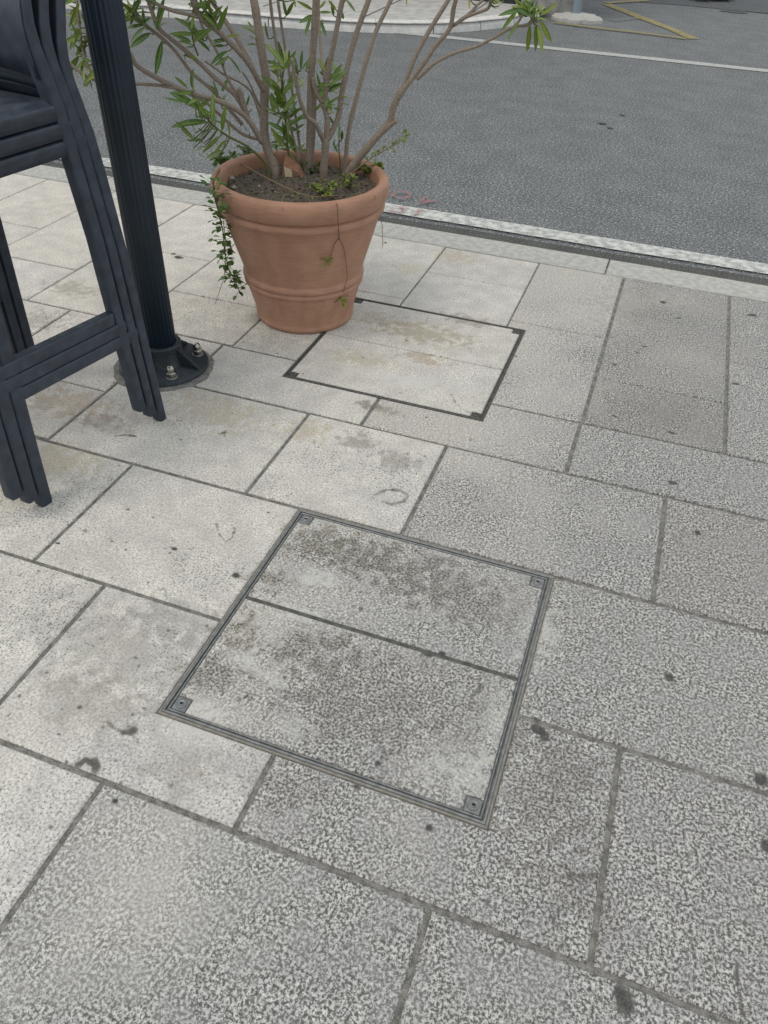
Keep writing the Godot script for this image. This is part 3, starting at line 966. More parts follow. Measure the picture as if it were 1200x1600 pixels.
func make_stool() -> Node3D:
	var t := Node3D.new()
	var mat: Material = M.plastic
	for side in [1, -1]:
		# rear leg, running on into the upright of the backrest
		var rings := []
		for q in [[0.0, -0.2105, 0.025], [0.006, -0.2105, 0.027], [0.2, -0.207, 0.028], [0.46, -0.2045, 0.0295], [0.66, -0.192, 0.031], [0.745, -0.184, 0.032], [0.80, -0.174, 0.032], [0.845, -0.166, 0.030], [0.885, -0.165, 0.028], [0.92, -0.171, 0.027], [0.98, -0.191, 0.027], [1.05, -0.218, 0.027], [1.10, -0.238, 0.027], [1.112, -0.243, 0.018]]:
			rings.append(rounded_ring(side * (stool_x(q[0]) - 0.0165), q[0], q[1], 0.033 if q[0] < 1.11 else 0.022, q[2], 0.0075, 4))
		var st := begin(true)
		loft(st, rings)
		part("leg", finish(st), mat, t)
		# front leg
		rings = []
		for q in [[0.0, 0.213, 0.030], [0.006, 0.213, 0.033], [0.14, 0.203, 0.034], [0.28, 0.192, 0.036], [0.5, 0.176, 0.039], [0.72, 0.160, 0.042]]:
			rings.append(rounded_ring(side * (stool_x(q[0]) - 0.0165), q[0], q[1], 0.033, q[2], 0.0075, 4))
		st = begin(true)
		loft(st, rings)
		part("leg", finish(st), mat, t)
		# side footrest
		st = begin(false)
		bar(st, Vector3(side * (stool_x(.28) - 0.013), 0.2885, 0.192), Vector3(side * (stool_x(.27) - 0.013), 0.2715, -0.190), 0.0255, 0.0325, 0.003)
		part("footrest", finish(st), mat, t)
	var fr := begin(false)
	bar(fr, Vector3(-(HALF - 0.06), 0.275, 0.198), Vector3(HALF - 0.06, 0.275, 0.198), 0.024, 0.032, 0.003)
	part("footrest", finish(fr), mat, t)
	# seat: dished top with a turned-down apron
	var st2 := begin(true)
	var xw := 2 * stool_x(0.73)
	var rs := []
	for q in [[0.7185, 0.014, 0.020], [0.7150, 0.010, 0.022], [0.7150, 0.0, 0.024], [0.7400, 0.0, 0.024], [0.7430, 0.003, 0.022], [0.7440, 0.010, 0.020], [0.7425, 0.030, 0.02], [0.738, 0.10, 0.03], [0.736, 0.30, 0.02]]:
		var r := rounded_ring(0, q[0], 0.002, xw - q[1], 0.380 - q[1], q[2], 6)
		for i in r.size():
			if q[0] > 0.73 and r[i].z < -0.12 and q[1] > 0.02 and q[1] < 0.2:
				r[i].y += 0.010
		rs.append(r)
	loft(st2, rs, false, true)
	part("seat", finish(st2), mat, t)
	# backrest: a curved panel with a set-back lower band over the drain slot
	for band in [[0.797, 1.095, 0.0, 10], [0.771, 0.797, -0.007, 3]]:
		var b := begin(true)
		var nx := 14
		var ny: int = band[3]
		var grid := []
		for j in ny + 1:
			var y := lerpf(band[0], band[1], float(j) / ny)
			var zz: float = upright_front(y) + 0.002 + band[2]
			var row := []
			for i in nx + 1:
				var u := lerpf(-1, 1, float(i) / nx)
				var wdt := stool_x(y) - 0.004
				var yy := y
				if band[1] > 0.9 and j == 0:
					yy -= 0.0 + 0.006 * u * u
				if band[1] > 0.9 and j == ny:
					yy += 0.018 * (1.0 - u * u)
				row.append(Vector3(u * wdt, yy, zz - 0.022 * (1.0 - u * u)))
			grid.append(row)
		for j in ny:
			for i in nx:
				quad(b, grid[j][i], grid[j][i + 1], grid[j + 1][i + 1], grid[j + 1][i])
				var o := Vector3(0, 0, -0.011)
				quad(b, grid[j][i + 1] + o, grid[j][i] + o, grid[j + 1][i] + o, grid[j + 1][i + 1] + o)
		for i in nx:
			var o := Vector3(0, 0, -0.011)
			quad(b, grid[0][i] + o, grid[0][i + 1] + o, grid[0][i + 1], grid[0][i])
			quad(b, grid[ny][i], grid[ny][i + 1], grid[ny][i + 1] + o, grid[ny][i] + o)
		part("backrest" if band[1] > 0.9 else "back_band", finish(b), mat, t)
	return t

func build_stools() -> void:
	var a := deg_to_rad(8)
	var fwd := Vector3(-sin(a), 0, cos(a))
	var out := Vector3(cos(a), 0, sin(a))
	var at := Vector3(-1.175, 0, -1.28) - out * HALF
	var proto := make_stool()
	var labels := ["dark blue plastic bar stool standing on the paving, lowest of the stack", "dark blue plastic bar stool in the middle of the stack", "dark blue plastic bar stool on top of the stack, its seat showing"]
	for k in 3:
		var s: Node3D = proto if k == 0 else proto.duplicate()
		s.name = numbered("bar_stool")
		add_child(s)
		s.position = at + fwd * (0.0335 * k) + Vector3.UP * 0.0345 * k
		s.rotation.y = -a
		tag(s, labels[k], "bar stool", "stacked bar stools")

# ---------------------------------------------------------------- pot, soil
func build_pot() -> void:
	var t := thing("flower_pot", "large terracotta-coloured flower pot with rolled rim and ringed bands", "flower pot", POT)
	var uvlathe := func(prof: Array) -> ArrayMesh:
		var st := begin(true)
		var n := 96
		for i in prof.size() - 1:
			for k in n:
				var P := []
				for e in [[k + 1, i], [k, i], [k, i + 1], [k + 1, i + 1]]:
					var a: float = TAU * e[0] / n
					var p: Vector2 = prof[e[1]]
					P.append([Vector3(cos(a) * p.x, p.y, sin(a) * p.x), Vector2(e[0] * 2.0 / n, p.y * 2.2)])
				for v in [0, 2, 1, 0, 3, 2]:
					st.set_uv(P[v][1])
					st.add_vertex(P[v][0])
		return finish(st)
	var body := [Vector2(0.0, 0.002), Vector2(0.160, 0.002), Vector2(0.1655, 0.004), Vector2(0.1675, 0.012), Vector2(0.168, 0.020), Vector2(0.1665, 0.0235), Vector2(0.1668, 0.027)]
	for y in [0.05, 0.08, 0.11, 0.126]:
		body.append(Vector2(0.1645 + (y - 0.027) * 0.275, y))
	body.append_array([Vector2(0.1905, 0.129), Vector2(0.1975, 0.132), Vector2(0.1995, 0.138), Vector2(0.1990, 0.1445), Vector2(0.1955, 0.1490), Vector2(0.1945, 0.1500), Vector2(0.2000, 0.152), Vector2(0.2025, 0.158), Vector2(0.2018, 0.1655), Vector2(0.1975, 0.1705), Vector2(0.1960, 0.1735)])
	for y in [0.176, 0.21, 0.25, 0.29, 0.33, 0.366]:
		body.append(Vector2(0.1965 + (y - 0.176) * 0.305, y))
	body.append_array([Vector2(0.2555, 0.367), Vector2(0.2635, 0.3695), Vector2(0.2660, 0.377), Vector2(0.2655, 0.386), Vector2(0.2615, 0.3915), Vector2(0.2575, 0.3935), Vector2(0.2565, 0.396)])
	part("body", uvlathe.call(body), M.clay, t)
	var rim := [Vector2(0.2560, 0.3945), Vector2(0.2640, 0.3965), Vector2(0.2705, 0.405), Vector2(0.2755, 0.417), Vector2(0.2780, 0.431), Vector2(0.2775, 0.443), Vector2(0.2745, 0.453), Vector2(0.2685, 0.4605), Vector2(0.2600, 0.4635), Vector2(0.2515, 0.4615), Vector2(0.2460, 0.4560), Vector2(0.2430, 0.4480), Vector2(0.2405, 0.425), Vector2(0.2330, 0.36)]
	part("rim", uvlathe.call(rim), M.clay, t)
	# soil
	var soil := begin(true)
	var nz := FastNoiseLite.new()
	nz.seed = 5
	nz.frequency = 26.0
	nz.fractal_octaves = 4
	var rings := 34
	var seg := 120
	var height := func(r: float, a: float) -> float:
		var x := cos(a) * r
		var z := sin(a) * r
		return 0.418 + 0.020 * (1.0 - r / 0.24) + 0.016 * nz.get_noise_2d(x, z) + 0.008 * nz.get_noise_2d(x * 3.0 + 5.0, z * 3.0) - 0.02 * max(0.0, z) / 0.24 * 0.4
	for i in rings:
		for k in seg:
			var P := []
			for e in [[i, k], [i + 1, k], [i + 1, k + 1], [i, k + 1]]:
				var r: float = 0.2395 * e[0] / rings
				var a: float = TAU * (e[1] % seg) / seg
				P.append(Vector3(cos(a) * r, height.call(r, a), sin(a) * r))
			quad(soil, P[0], P[3], P[2], P[1])
	var so := part("potting_soil", finish(soil), M.soil, self)
	so.position = POT
	tag(so, "lumpy grey-brown soil filling the terracotta pot", "soil")
	so.set_meta("kind", "stuff")
	# crumbs and pebbles
	var st := begin(false)
	for k in 420:
		var r := 0.232 * sqrt(rng.randf())
		var a := rng.randf() * TAU
		lump(st, Vector3(cos(a) * r, height.call(r, a) + 0.001, sin(a) * r), rng.randf_range(0.003, 0.0085))
	var cr := part("soil_crumbs", finish(st), M.soil, self)
	cr.position = POT
	tag(cr, "loose crumbs of earth scattered over the pot's soil", "soil")
	cr.set_meta("kind", "stuff")
	for q in [[366, 293, .011], [405, 291, .008], [420, 284, .009], [395, 313, .006], [445, 318, .008], [362, 278, .012], [430, 300, .006], [410, 300, .005], [473, 320, .007]]:
		var p := on_level(q[0], q[1], 0.425)
		var s2 := begin(false)
		lump(s2, Vector3.ZERO, q[2])
		var o := part(numbered("pebble"), finish(s2), M.pebble, self)
		o.position = p
		tag(o, "pale pebble lying on the soil in the pot", "pebble", "pebbles in the pot")
	# the broken stone with a chalky face
	var rk := thing("broken_stone", "reddish broken stone with a pale face standing in the pot's soil", "stone", on_level(457, 277, 0.425))
	var body2 := begin(false)
	var pts := [Vector3(-0.030, -0.02, 0.015), Vector3(0.040, -0.02, 0.020), Vector3(0.042, -0.02, -0.02), Vector3(-0.028, -0.02, -0.02), Vector3(-0.020, 0.030, 0.014), Vector3(0.016, 0.018, 0.018), Vector3(0.018, 0.026, -0.012), Vector3(-0.016, 0.050, -0.012)]
	quad(body2, pts[0], pts[1], pts[5], pts[4])
	quad(body2, pts[1], pts[2], pts[6], pts[5])
	quad(body2, pts[2], pts[3], pts[7], pts[6])
	quad(body2, pts[3], pts[0], pts[4], pts[7])
	quad(body2, pts[4], pts[5], pts[6], pts[7])
	part("body", finish(body2), M.rock, rk)
	var face := begin(false)
	var fo := Vector3(0.0, 0.0, 0.0018)
	tri(face, pts[0].lerp(pts[1], 0.22) + fo, pts[0].lerp(pts[1], 0.50) + fo, pts[4].lerp(pts[5], 0.55) + fo)
	tri(face, pts[0].lerp(pts[1], 0.22) + fo, pts[4].lerp(pts[5], 0.55) + fo, pts[4].lerp(pts[5], 0.05) + fo)
	part("chalky_face", finish(face), M.chalk, rk)
	rk.rotation.y = 0.35
	rk.scale = Vector3.ONE * 1.3

func lump(st: SurfaceTool, c: Vector3, r: float) -> void:
	var v := []
	for d in [Vector3(1, 0, 0), Vector3(0, 0, -1), Vector3(-1, 0, 0), Vector3(0, 0, 1), Vector3(0.1, 1, 0), Vector3(0, -1, 0.1)]:
		v.append(c + d * r * Vector3(rng.randf_range(0.7, 1.3), rng.randf_range(0.5, 0.9), rng.randf_range(0.7, 1.3)))
	for k in 4:
		tri(st, v[k], v[(k + 1) % 4], v[4])
		tri(st, v[(k + 1) % 4], v[k], v[5])

# ---------------------------------------------------------------- oleander
var stem_samples := []      # [pixel, depth, point]
var leaf_meshes := []
var twig_st: SurfaceTool
var leaf_count := 0
var more_leaves: SurfaceTool

func crop(k: int, p: Vector2) -> Vector2:
	match k:
		5: return Vector2(160, 0) + p / 4.6154
		6: return Vector2(380, 0) + p / 4.6154
		7: return Vector2(600, 0) + p / 4.2857
		1: return Vector2(100, 0) + p / 6.0
	return p

func stem(plant: Node3D, k: int, raw: Array, w0: float, w1: float, d0: float, d1: float, beyond := 0.0, mat := "bark") -> void:
	# raw: picture points from foot to tip; w0, w1: thickness in photograph pixels; d0, d1: depth behind the pot's axis
	var pts := []
	for i in raw.size():
		var p := crop(k, raw[i])
		var f := float(i) / (raw.size() - 1)
		pts.append(on_plant(p.x, p.y, lerpf(d0, d1, f)))
	if pts[0].y < 0.50:      # rooted: run on down into the soil
		pts.push_front(pts[0] - Vector3(0, 0.07, 0))
	if beyond > 0.0:
		var dir: Vector3 = (pts[-1] - pts[-2]).normalized()
		var e: Vector3 = pts[-1]
		for q in 4:
			dir = (dir + Vector3(rng.randf_range(-.15, .15), 0.12, rng.randf_range(-.15, .15))).normalized()
			e += dir * beyond / 4.0
			pts.append(e)
	# smooth with a few extra points and slight knots
	var fine := []
	for i in pts.size() - 1:
		var p0: Vector3 = pts[max(i - 1, 0)]
		var p3: Vector3 = pts[min(i + 2, pts.size() - 1)]
		for s in 5:
			fine.append(pts[i].cubic_interpolate(pts[i + 1], p0, p3, s / 5.0))
	fine.append(pts[-1])
	var radii := []
	for i in fine.size():
		var f := float(i) / (fine.size() - 1)
		var r := lerpf(w0, w1, f) * 0.41 * 2.62 / FOCAL
		if beyond > 0.0 and f > 0.7:
			r *= 1.0 - (f - 0.7) * 1.6
		r *= rng.randf_range(0.96, 1.05) * (1.09 if i % 7 == 3 else 1.0)
		radii.append(r)
		var pix := to_pixel(fine[i])
		var depth: float = fine[i].dot(Vector3(POT.x, 0, POT.z).normalized()) - POT.length()
		stem_samples.append([pix, depth, fine[i], r])
	var st := begin(true)
	for i in fine.size():
		fine[i] -= plant.position
	tube(st, fine, radii, 9)
	part("stem", finish(st), M[mat], plant)

func build_leaf_meshes() -> void:
	for v in 4:
		var st := begin(true)
		var bend: float = [0.05, 0.18, 0.30, -0.08][v]
		var n := 7
		var rows := []
		for i in n + 1:
			var t := float(i) / n
			var w := 0.090 * pow(sin(PI * pow(clampf(t * 0.97 + 0.02, 0, 1), 0.85)), 0.8) + 0.006
			if i == n:
				w = 0.002
			var y := t
			var z := -bend * t * t
			rows.append([Vector3(-w, y, z + w * 0.35), Vector3(0, y, z), Vector3(w, y, z + w * 0.35), t])
		for i in n:
			for h in 2:
				var a: Vector3 = rows[i][h]
				var b: Vector3 = rows[i][h + 1]
				var c: Vector3 = rows[i + 1][h + 1]
				var d: Vector3 = rows[i + 1][h]
				for q in [[a, h, i], [c, h + 1, i + 1], [b, h + 1, i], [a, h, i], [d, h, i + 1], [c, h + 1, i + 1]]:
					st.set_uv(Vector2(q[1] * 0.5, rows[q[2]][3]))
					st.add_vertex(q[0])
		leaf_meshes.append(finish(st))

func put_leaf(plant: Node3D, base: Vector3, tip: Vector3, kind: int, called := "leaf") -> void:
	var y := tip - base
	var l := y.length()
	y /= l
	var facing := (EYE - base).normalized() * rng.randf_range(0.7, 1.3) + Vector3.UP * rng.randf_range(0.1, 0.9) + Vector3(rng.randf_range(-.5, .5), 0, rng.randf_range(-.5, .5))
	var z := (facing - y * facing.dot(y)).normalized()
	var x := y.cross(z)
	var w := l * rng.randf_range(0.85, 1.15) if l < 0.13 else 0.13 * rng.randf_range(0.9, 1.2)
	var at := Transform3D(Basis(x * w, y * l, z * l), base - plant.position)
	var mesh: ArrayMesh = leaf_meshes[rng.randi_range(0, 3)]
	leaf_count += 1
	if leaf_count > 290:
		more_leaves.append_from(mesh, 0, at)
		return
	part(called, mesh, M["leaf%d" % kind], plant).transform = at

func leaf_px(plant: Node3D, k: int, a: Vector2, b: Vector2, kind := -1) -> void:
	var pa := crop(k, a)
	var pb := crop(k, b)
	var best := 1e9
	var s0 = null
	for s in stem_samples:
		var dd: float = s[0].distance_to(pa)
		if dd < best:
			best = dd
			s0 = s
	var depth: float = s0[1] + rng.randf_range(-0.02, 0.02)
	var base := on_plant(pa.x, pa.y, depth)
	var tip := on_plant(pb.x, pb.y, depth + rng.randf_range(-0.045, 0.045))
	if best > 4.0:
		var mid: Vector3 = (s0[2] + base) / 2 + Vector3(0, -0.004, 0)
		tube(twig_st, [s0[2] - plant.position, mid - plant.position, base - plant.position], [0.0022, 0.0018, 0.0014], 5)
	var kd := kind
	if kd < 0:
		kd = [0, 0, 1, 1, 2][rng.randi_range(0, 4)]
	put_leaf(plant, base, tip, kd)

func build_oleander() -> void:
	build_leaf_meshes()
	var t := thing("oleander", "oleander shrub with bare grey-brown stems and long narrow leaves in the pot", "shrub", POT + Vector3(0, 0.42, 0))
	twig_st = begin(true)
	more_leaves = begin(true)
	var V := func(a: Array) -> Array:
		var o := []
		for i in range(0, a.size(), 2):
			o.append(Vector2(a[i], a[i + 1]))
		return o
	# stout stems
	stem(t, 6, V.call([238, 1250, 225, 1200, 165, 1050, 150, 900, 155, 650, 165, 560, 140, 420, 115, 250, 90, 80, 75, 0]), 17, 11.5, 0.10, 0.16, 0.5)
	stem(t, 5, V.call([1165, 660, 1080, 500, 1000, 390, 850, 240, 700, 120, 650, 0]), 9, 6.5, 0.12, 0.02, 0.3)
	stem(t, 5, V.call([1095, 520, 1010, 350, 900, 170, 780, 0]), 7.5, 6, 0.12, 0.2, 0.4)
	stem(t, 5, V.call([690, 125, 600, 100, 500, 75, 330, 0]), 5.5, 5, 0.03, -0.03, 0.25)
	stem(t, 5, V.call([1150, 1030, 1040, 850, 880, 745, 700, 690, 540, 635, 270, 490, 200, 390]), 9, 5.5, 0.08, -0.06, 0.2)
	stem(t, 5, V.call([560, 640, 400, 615, 230, 605, 60, 600, -100, 560, -220, 470]), 5, 4, -0.02, 0.0, 0.15)
	stem(t, 5, V.call([1140, 1010, 1000, 960, 850, 830, 730, 730, 600, 670]), 6, 4, 0.1, 0.12)
	stem(t, 5, V.call([1050, 850, 960, 690, 820, 570, 640, 400, 480, 270, 400, 190, 330, 0]), 7.5, 6, 0.09, 0.12, 0.25)
	stem(t, 5, V.call([1010, 900, 800, 660, 640, 520, 500, 340, 300, 170, 190, 60, 100, 0]), 6, 5, 0.1, 0.2, 0.2)
	stem(t, 5, V.call([1050, 860, 1020, 760, 995, 670, 980, 640]), 9, 8, 0.085, 0.08)
	stem(t, 5, V.call([985, 700, 900, 560, 830, 380, 720, 190, 680, 20]), 4.5, 3.5, 0.1, 0.24, 0.2)
	stem(t, 5, V.call([1150, 880, 1080, 680, 1000, 600, 880, 540, 740, 440]), 4, 3, 0.12, 0.16)
	stem(t, 5, V.call([1140, 780, 1060, 600, 1010, 520]), 3.5, 2.5, 0.13, 0.10)
	stem(t, 6, V.call([462, 1240, 470, 1180, 480, 900, 485, 600, 500, 400, 515, 200, 525, 0]), 12, 11, 0.13, 0.10, 0.6)
	stem(t, 6, V.call([490, 1200, 505, 1000, 515, 750, 520, 600]), 8, 7, 0.17, 0.2)
	stem(t, 6, V.call([590, 580, 570, 470, 560, 350, 548, 180, 545, 0]), 5, 4.5, 0.12, 0.25, 0.4)
	stem(t, 6, V.call([578, 1290, 580, 1230, 590, 1090, 592, 1000]), 15, 13, 0.10, 0.10)
	stem(t, 6, V.call([580, 1010, 555, 960, 520, 890, 460, 840, 410, 720, 380, 580, 350, 420]), 9, 5.5, 0.10, 0.02)
	stem(t, 6, V.call([598, 1010, 605, 860, 575, 750, 520, 650, 505, 560]), 10, 7, 0.10, 0.10)
	stem(t, 6, V.call([575, 740, 600, 640, 615, 500, 640, 380, 680, 180, 715, 0]), 9, 7, 0.10, 0.04, 0.5)
	stem(t, 6, V.call([600, 1010, 640, 950, 690, 830, 710, 680, 760, 450, 820, 230, 905, 0]), 10, 8, 0.10, 0.14, 0.5)
	stem(t, 6, V.call([728, 1280, 735, 1220, 760, 950, 830, 650, 900, 400, 960, 220, 1065, 0]), 8.5, 6.5, 0.12, 0.22, 0.4)
	stem(t, 6, V.call([755, 1270, 790, 1200, 850, 1120, 950, 1000, 1050, 890, 1085, 770, 1145, 640]), 15, 11, 0.10, 0.06)
	stem(t, 6, V.call([1000, 960, 1060, 905, 1110, 870]), 8, 7, 0.075, 0.05)
	stem(t, 7, V.call([100, 650, 130, 590, 200, 400, 300, 210, 430, 0]), 8, 6.5, 0.06, 0.10, 0.4)
	stem(t, 7, V.call([95, 660, 140, 590, 260, 430, 350, 300, 440, 190, 465, 60, 480, 0]), 8.5, 5.5, 0.06, 0.0, 0.3)
	stem(t, 7, V.call([440, 195, 500, 140, 570, 90, 660, 0]), 4.5, 4, 0.02, 0.04, 0.2)
	stem(t, 7, V.call([470, 170, 560, 110, 690, 60, 712, 10]), 5, 4, 0.02, -0.05, 0.05)
	stem(t, 7, V.call([225, 530, 330, 430, 460, 360, 620, 310, 740, 250, 870, 180, 960, 170, 1005, 135]), 6, 3.5, 0.04, -0.10)
	stem(t, 7, V.call([870, 182, 905, 140, 930, 95, 960, 60]), 4, 3, -0.08, -0.11)
	stem(t, 6, V.call([405, 1150, 380, 1080, 310, 760, 240, 330, 195, 0]), 5, 5, 0.16, 0.24, 0.4)
	stem(t, 6, V.call([420, 1130, 400, 1000, 350, 640, 300, 330, 250, 0]), 5, 4.5, 0.17, 0.28, 0.4)
	stem(t, 6, V.call([330, 1140, 310, 960, 300, 800, 280, 640, 290, 500]), 4, 3, 0.12, 0.06, 0.0, "green_twig")
	stem(t, 6, V.call([700, 1180, 690, 1080, 692, 1000]), 3, 2, 0.13, 0.12, 0.0, "green_twig")
	stem(t, 5, V.call([1190, 1200, 1050, 1060, 920, 990, 830, 930, 770, 870, 700, 790, 640, 660]), 4.5, 2.5, 0.06, -0.10, 0.0, "green_twig")
	stem(t, 5, V.call([690, 400, 660, 320, 645, 230]), 3, 2.5, 0.1, 0.08, 0.0, "green_twig")
	stem(t, 5, V.call([835, 215, 800, 120, 770, 40, 740, 0]), 3, 2.5, 0.04, 0.02, 0.0, "green_twig")
	stem(t, 1, V.call([330, 720, 250, 660, 180, 500, 150, 300, 130, 100, 120, 0]), 5, 3, 0.02, 0.10, 0.2)
	# leaves read off the photograph: foot then tip
	var L5 := [430, 300, 390, 545, 300, 180, 165, 195, 345, 240, 190, 345, 310, 195, 180, 300, 300, 190, 290, 50, 300, 180, 225, 95, 230, 100, 140, 20, 220, 90, 180, 0, 230, 90, 240, 0, 215, 110, 150, 60, 240, 110, 200, 10, 400, 190, 430, 60, 410, 200, 445, 150, 350, 100, 330, 0, 260, 150, 150, 80, 255, 140, 240, 40, 280, 170, 200, 120, 610, 240, 485, 245, 660, 240, 660, 170, 680, 225, 760, 225, 690, 270, 780, 240, 680, 285, 800, 375, 640, 300, 510, 250, 640, 320, 530, 280, 655, 345, 580, 330, 590, 395, 600, 470, 590, 395, 690, 425, 905, 405, 1010, 520, 830, 200, 690, 70, 820, 190, 720, 100, 800, 130, 750, 0, 790, 120, 690, 0, 770, 90, 775, 0, 840, 220, 880, 60, 890, 270, 990, 240, 900, 290, 790, 290, 880, 330, 800, 330, 900, 370, 760, 450, 910, 410, 805, 480, 880, 450, 860, 520, 900, 570, 860, 660, 960, 700, 970, 740, 610, 630, 525, 555, 665, 650, 620, 570, 650, 640, 635, 510, 600, 680, 480, 650, 690, 790, 570, 680, 700, 790, 490, 650, 610, 745, 445, 718, 745, 840, 655, 690, 740, 860, 690, 700, 770, 870, 765, 810, 790, 880, 800, 670, 750, 880, 485, 888, 810, 910, 820, 830, 865, 940, 875, 770, 920, 980, 905, 880, 795, 930, 630, 1008, 850, 980, 720, 1110, 890, 1010, 800, 1110, 890, 1020, 870, 1080, 1090, 220, 1040, 135, 1095, 240, 1005, 170, 1100, 280, 1060, 265, 1100, 320, 1045, 315, 1060, 960, 1000, 900, 1040, 760, 1060, 680, 1010, 830, 950, 770, 1070, 800, 1090, 770]
	for i in range(0, L5.size(), 4):
		leaf_px(t, 5, Vector2(L5[i], L5[i + 1]), Vector2(L5[i + 2], L5[i + 3]))
	var L6 := [310, 115, 290, 0, 315, 110, 365, 10, 500, 70, 385, 5, 500, 110, 405, 165, 485, 130, 445, 255, 560, 120, 590, 180, 555, 150, 600, 275, 550, 60, 600, 0, 545, 90, 645, 85, 650, 110, 640, 20, 670, 70, 605, 0, 690, 60, 740, 160, 745, 0, 800, 70, 370, 0, 378, 60, 300, 480, 155, 275, 290, 450, 250, 290, 310, 480, 310, 340, 250, 460, 135, 440, 300, 490, 180, 480, 250, 540, 190, 500, 370, 500, 350, 400, 395, 500, 365, 400, 415, 500, 425, 360, 420, 510, 490, 410, 450, 510, 495, 400, 400, 540, 340, 430, 330, 490, 330, 380, 270, 760, 210, 590, 270, 770, 245, 620, 230, 820, 190, 690, 300, 800, 270, 600, 250, 840, 185, 800, 330, 830, 390, 720, 330, 850, 405, 780, 300, 870, 240, 780, 300, 950, 190, 870, 345, 950, 445, 890, 300, 960, 195, 900, 290, 1010, 195, 940, 270, 1020, 195, 1025, 260, 1050, 175, 1060, 300, 1000, 280, 940, 320, 1000, 330, 880, 310, 1060, 330, 990, 300, 1080, 400, 1040, 280, 560, 225, 620, 300, 580, 270, 700, 330, 560, 350, 650, 350, 520, 400, 590, 290, 620, 240, 700, 390, 560, 440, 600, 380, 1195, 350, 1100, 610, 540, 540, 410, 570, 500, 545, 420, 590, 480, 620, 400, 640, 500, 680, 425, 645, 545, 715, 460, 640, 570, 720, 570, 610, 650, 705, 590, 600, 760, 700, 690, 640, 660, 690, 680, 700, 700, 770, 690, 710, 740, 765, 765, 610, 780, 660, 830, 560, 600, 530, 640, 550, 640, 540, 520, 545, 620, 560, 720, 620, 840, 650, 900, 690, 1010, 695, 890, 710, 1010, 715, 930, 660, 1050, 650, 1000, 680, 1100, 640, 1020, 180, 280, 150, 160]
	for i in range(0, L6.size(), 4):
		leaf_px(t, 6, Vector2(L6[i], L6[i + 1]), Vector2(L6[i + 2], L6[i + 3]))
	var L7 := [975, 170, 960, 355, 1015, 160, 1025, 350, 1030, 170, 1070, 345, 1045, 140, 1125, 285, 940, 60, 765, 100, 930, 50, 850, 40, 970, 80, 900, 0, 975, 90, 960, 0, 985, 80, 1000, 0, 1000, 100, 1080, 30, 1020, 110, 1060, 20, 1010, 100, 940, 30, 1050, 100, 1180, 10, 1030, 90, 1100, 60, 990, 110, 880, 40, 960, 110, 920, 20, 1000, 100, 1030, 0, 985, 120, 1000, 150, 950, 70, 870, 0, 1000, 120, 1090, 120, 960, 90, 1010, 30, 710, 40, 720, -20, 760, 20, 700, 0, 770, 40, 800, 0, 740, 0, 790, 20, 700, 30, 760, 60]
	for i in range(0, L7.size(), 4):
		leaf_px(t, 7, Vector2(L7[i], L7[i + 1]), Vector2(L7[i + 2], L7[i + 3]), 2 if i % 12 == 0 else -1)
	leaf_px(t, 7, Vector2(150, -20), Vector2(150, 42), 3)
	leaf_px(t, 7, Vector2(572, -10), Vector2(570, 62), 3)
	var L1 := [250, 700, 175, 860, 240, 640, 150, 600, 210, 520, 100, 490, 180, 560, 110, 690, 160, 400, 60, 330, 170, 300, 60, 260, 150, 250, 60, 480, 140, 100, 50, 50, 120, 60, 45, 150, 130, 350, 90, 450, 200, 600, 120, 640, 240, 740, 270, 840, 160, 480, 230, 640, 150, 150, 90, 250, 160, 200, 100, 60, 170, 400, 110, 560, 150, 330, 70, 400, 180, 420, 210, 560, 130, 40, 60, 10, 140, 200, 60, 200, 190, 560, 150, 700, 160, 260, 110, 380]
	for i in range(0, L1.size(), 4):
		leaf_px(t, 1, Vector2(L1[i], L1[i + 1]), Vector2(L1[i + 2], L1[i + 3]), [0, 0, 2][rng.randi_range(0, 2)])
	# the dense shoots at the left, behind and beside the post
	for k in 48:
		var a := Vector2(rng.randf_range(116, 176), rng.randf_range(-20, 112))
		leaf_px(t, 0, a, a + Vector2(rng.randf_range(-34, 10), rng.randf_range(-22, 40)), [0, 0, 2, 2][rng.randi_range(0, 3)])
	for k in 30:
		var a := Vector2(rng.randf_range(188, 250), rng.randf_range(-25, 40))
		leaf_px(t, 0, a, a + Vector2(rng.randf_range(-36, 24), rng.randf_range(-34, 30)), [0, 1, 2][rng.randi_range(0, 2)])
	for k in 44:
		var a := Vector2(rng.randf_range(430, 470), rng.randf_range(110, 240))
		leaf_px(t, 0, a, a + Vector2(rng.randf_range(-26, 26), rng.randf_range(-38, 8)))
	for k in 22:
		var a := Vector2(rng.randf_range(498, 522), rng.randf_range(110, 180))
		leaf_px(t, 0, a, a + Vector2(rng.randf_range(-14, 30), rng.randf_range(-30, 14)))
	for k in 30:
		var a := Vector2(rng.randf_range(290, 350), rng.randf_range(0, 66))
		leaf_px(t, 0, a, a + Vector2(rng.randf_range(-34, 26), rng.randf_range(-34, 20)))
	for k in 26:
		var a := Vector2(rng.randf_range(296, 352), rng.randf_range(140, 236))
		leaf_px(t, 0, a, a + Vector2(rng.randf_range(-36, 8), rng.randf_range(-30, 22)))
	for k in 14:
		var a := Vector2(rng.randf_range(806, 836), rng.randf_range(2, 34))
		leaf_px(t, 0, a, a + Vector2(rng.randf_range(-30, 30), rng.randf_range(-26, 36)))
	var ml := part("small_leaves", more_leaves.commit(), M.leaf0, t)
	ml.set_meta("kind", "stuff")
	part("twigs", finish(twig_st), M.green_twig, t)
	# the crown above the picture: whorls along the upper stems, joined into one part
	var top := begin(true)
	var count := 0
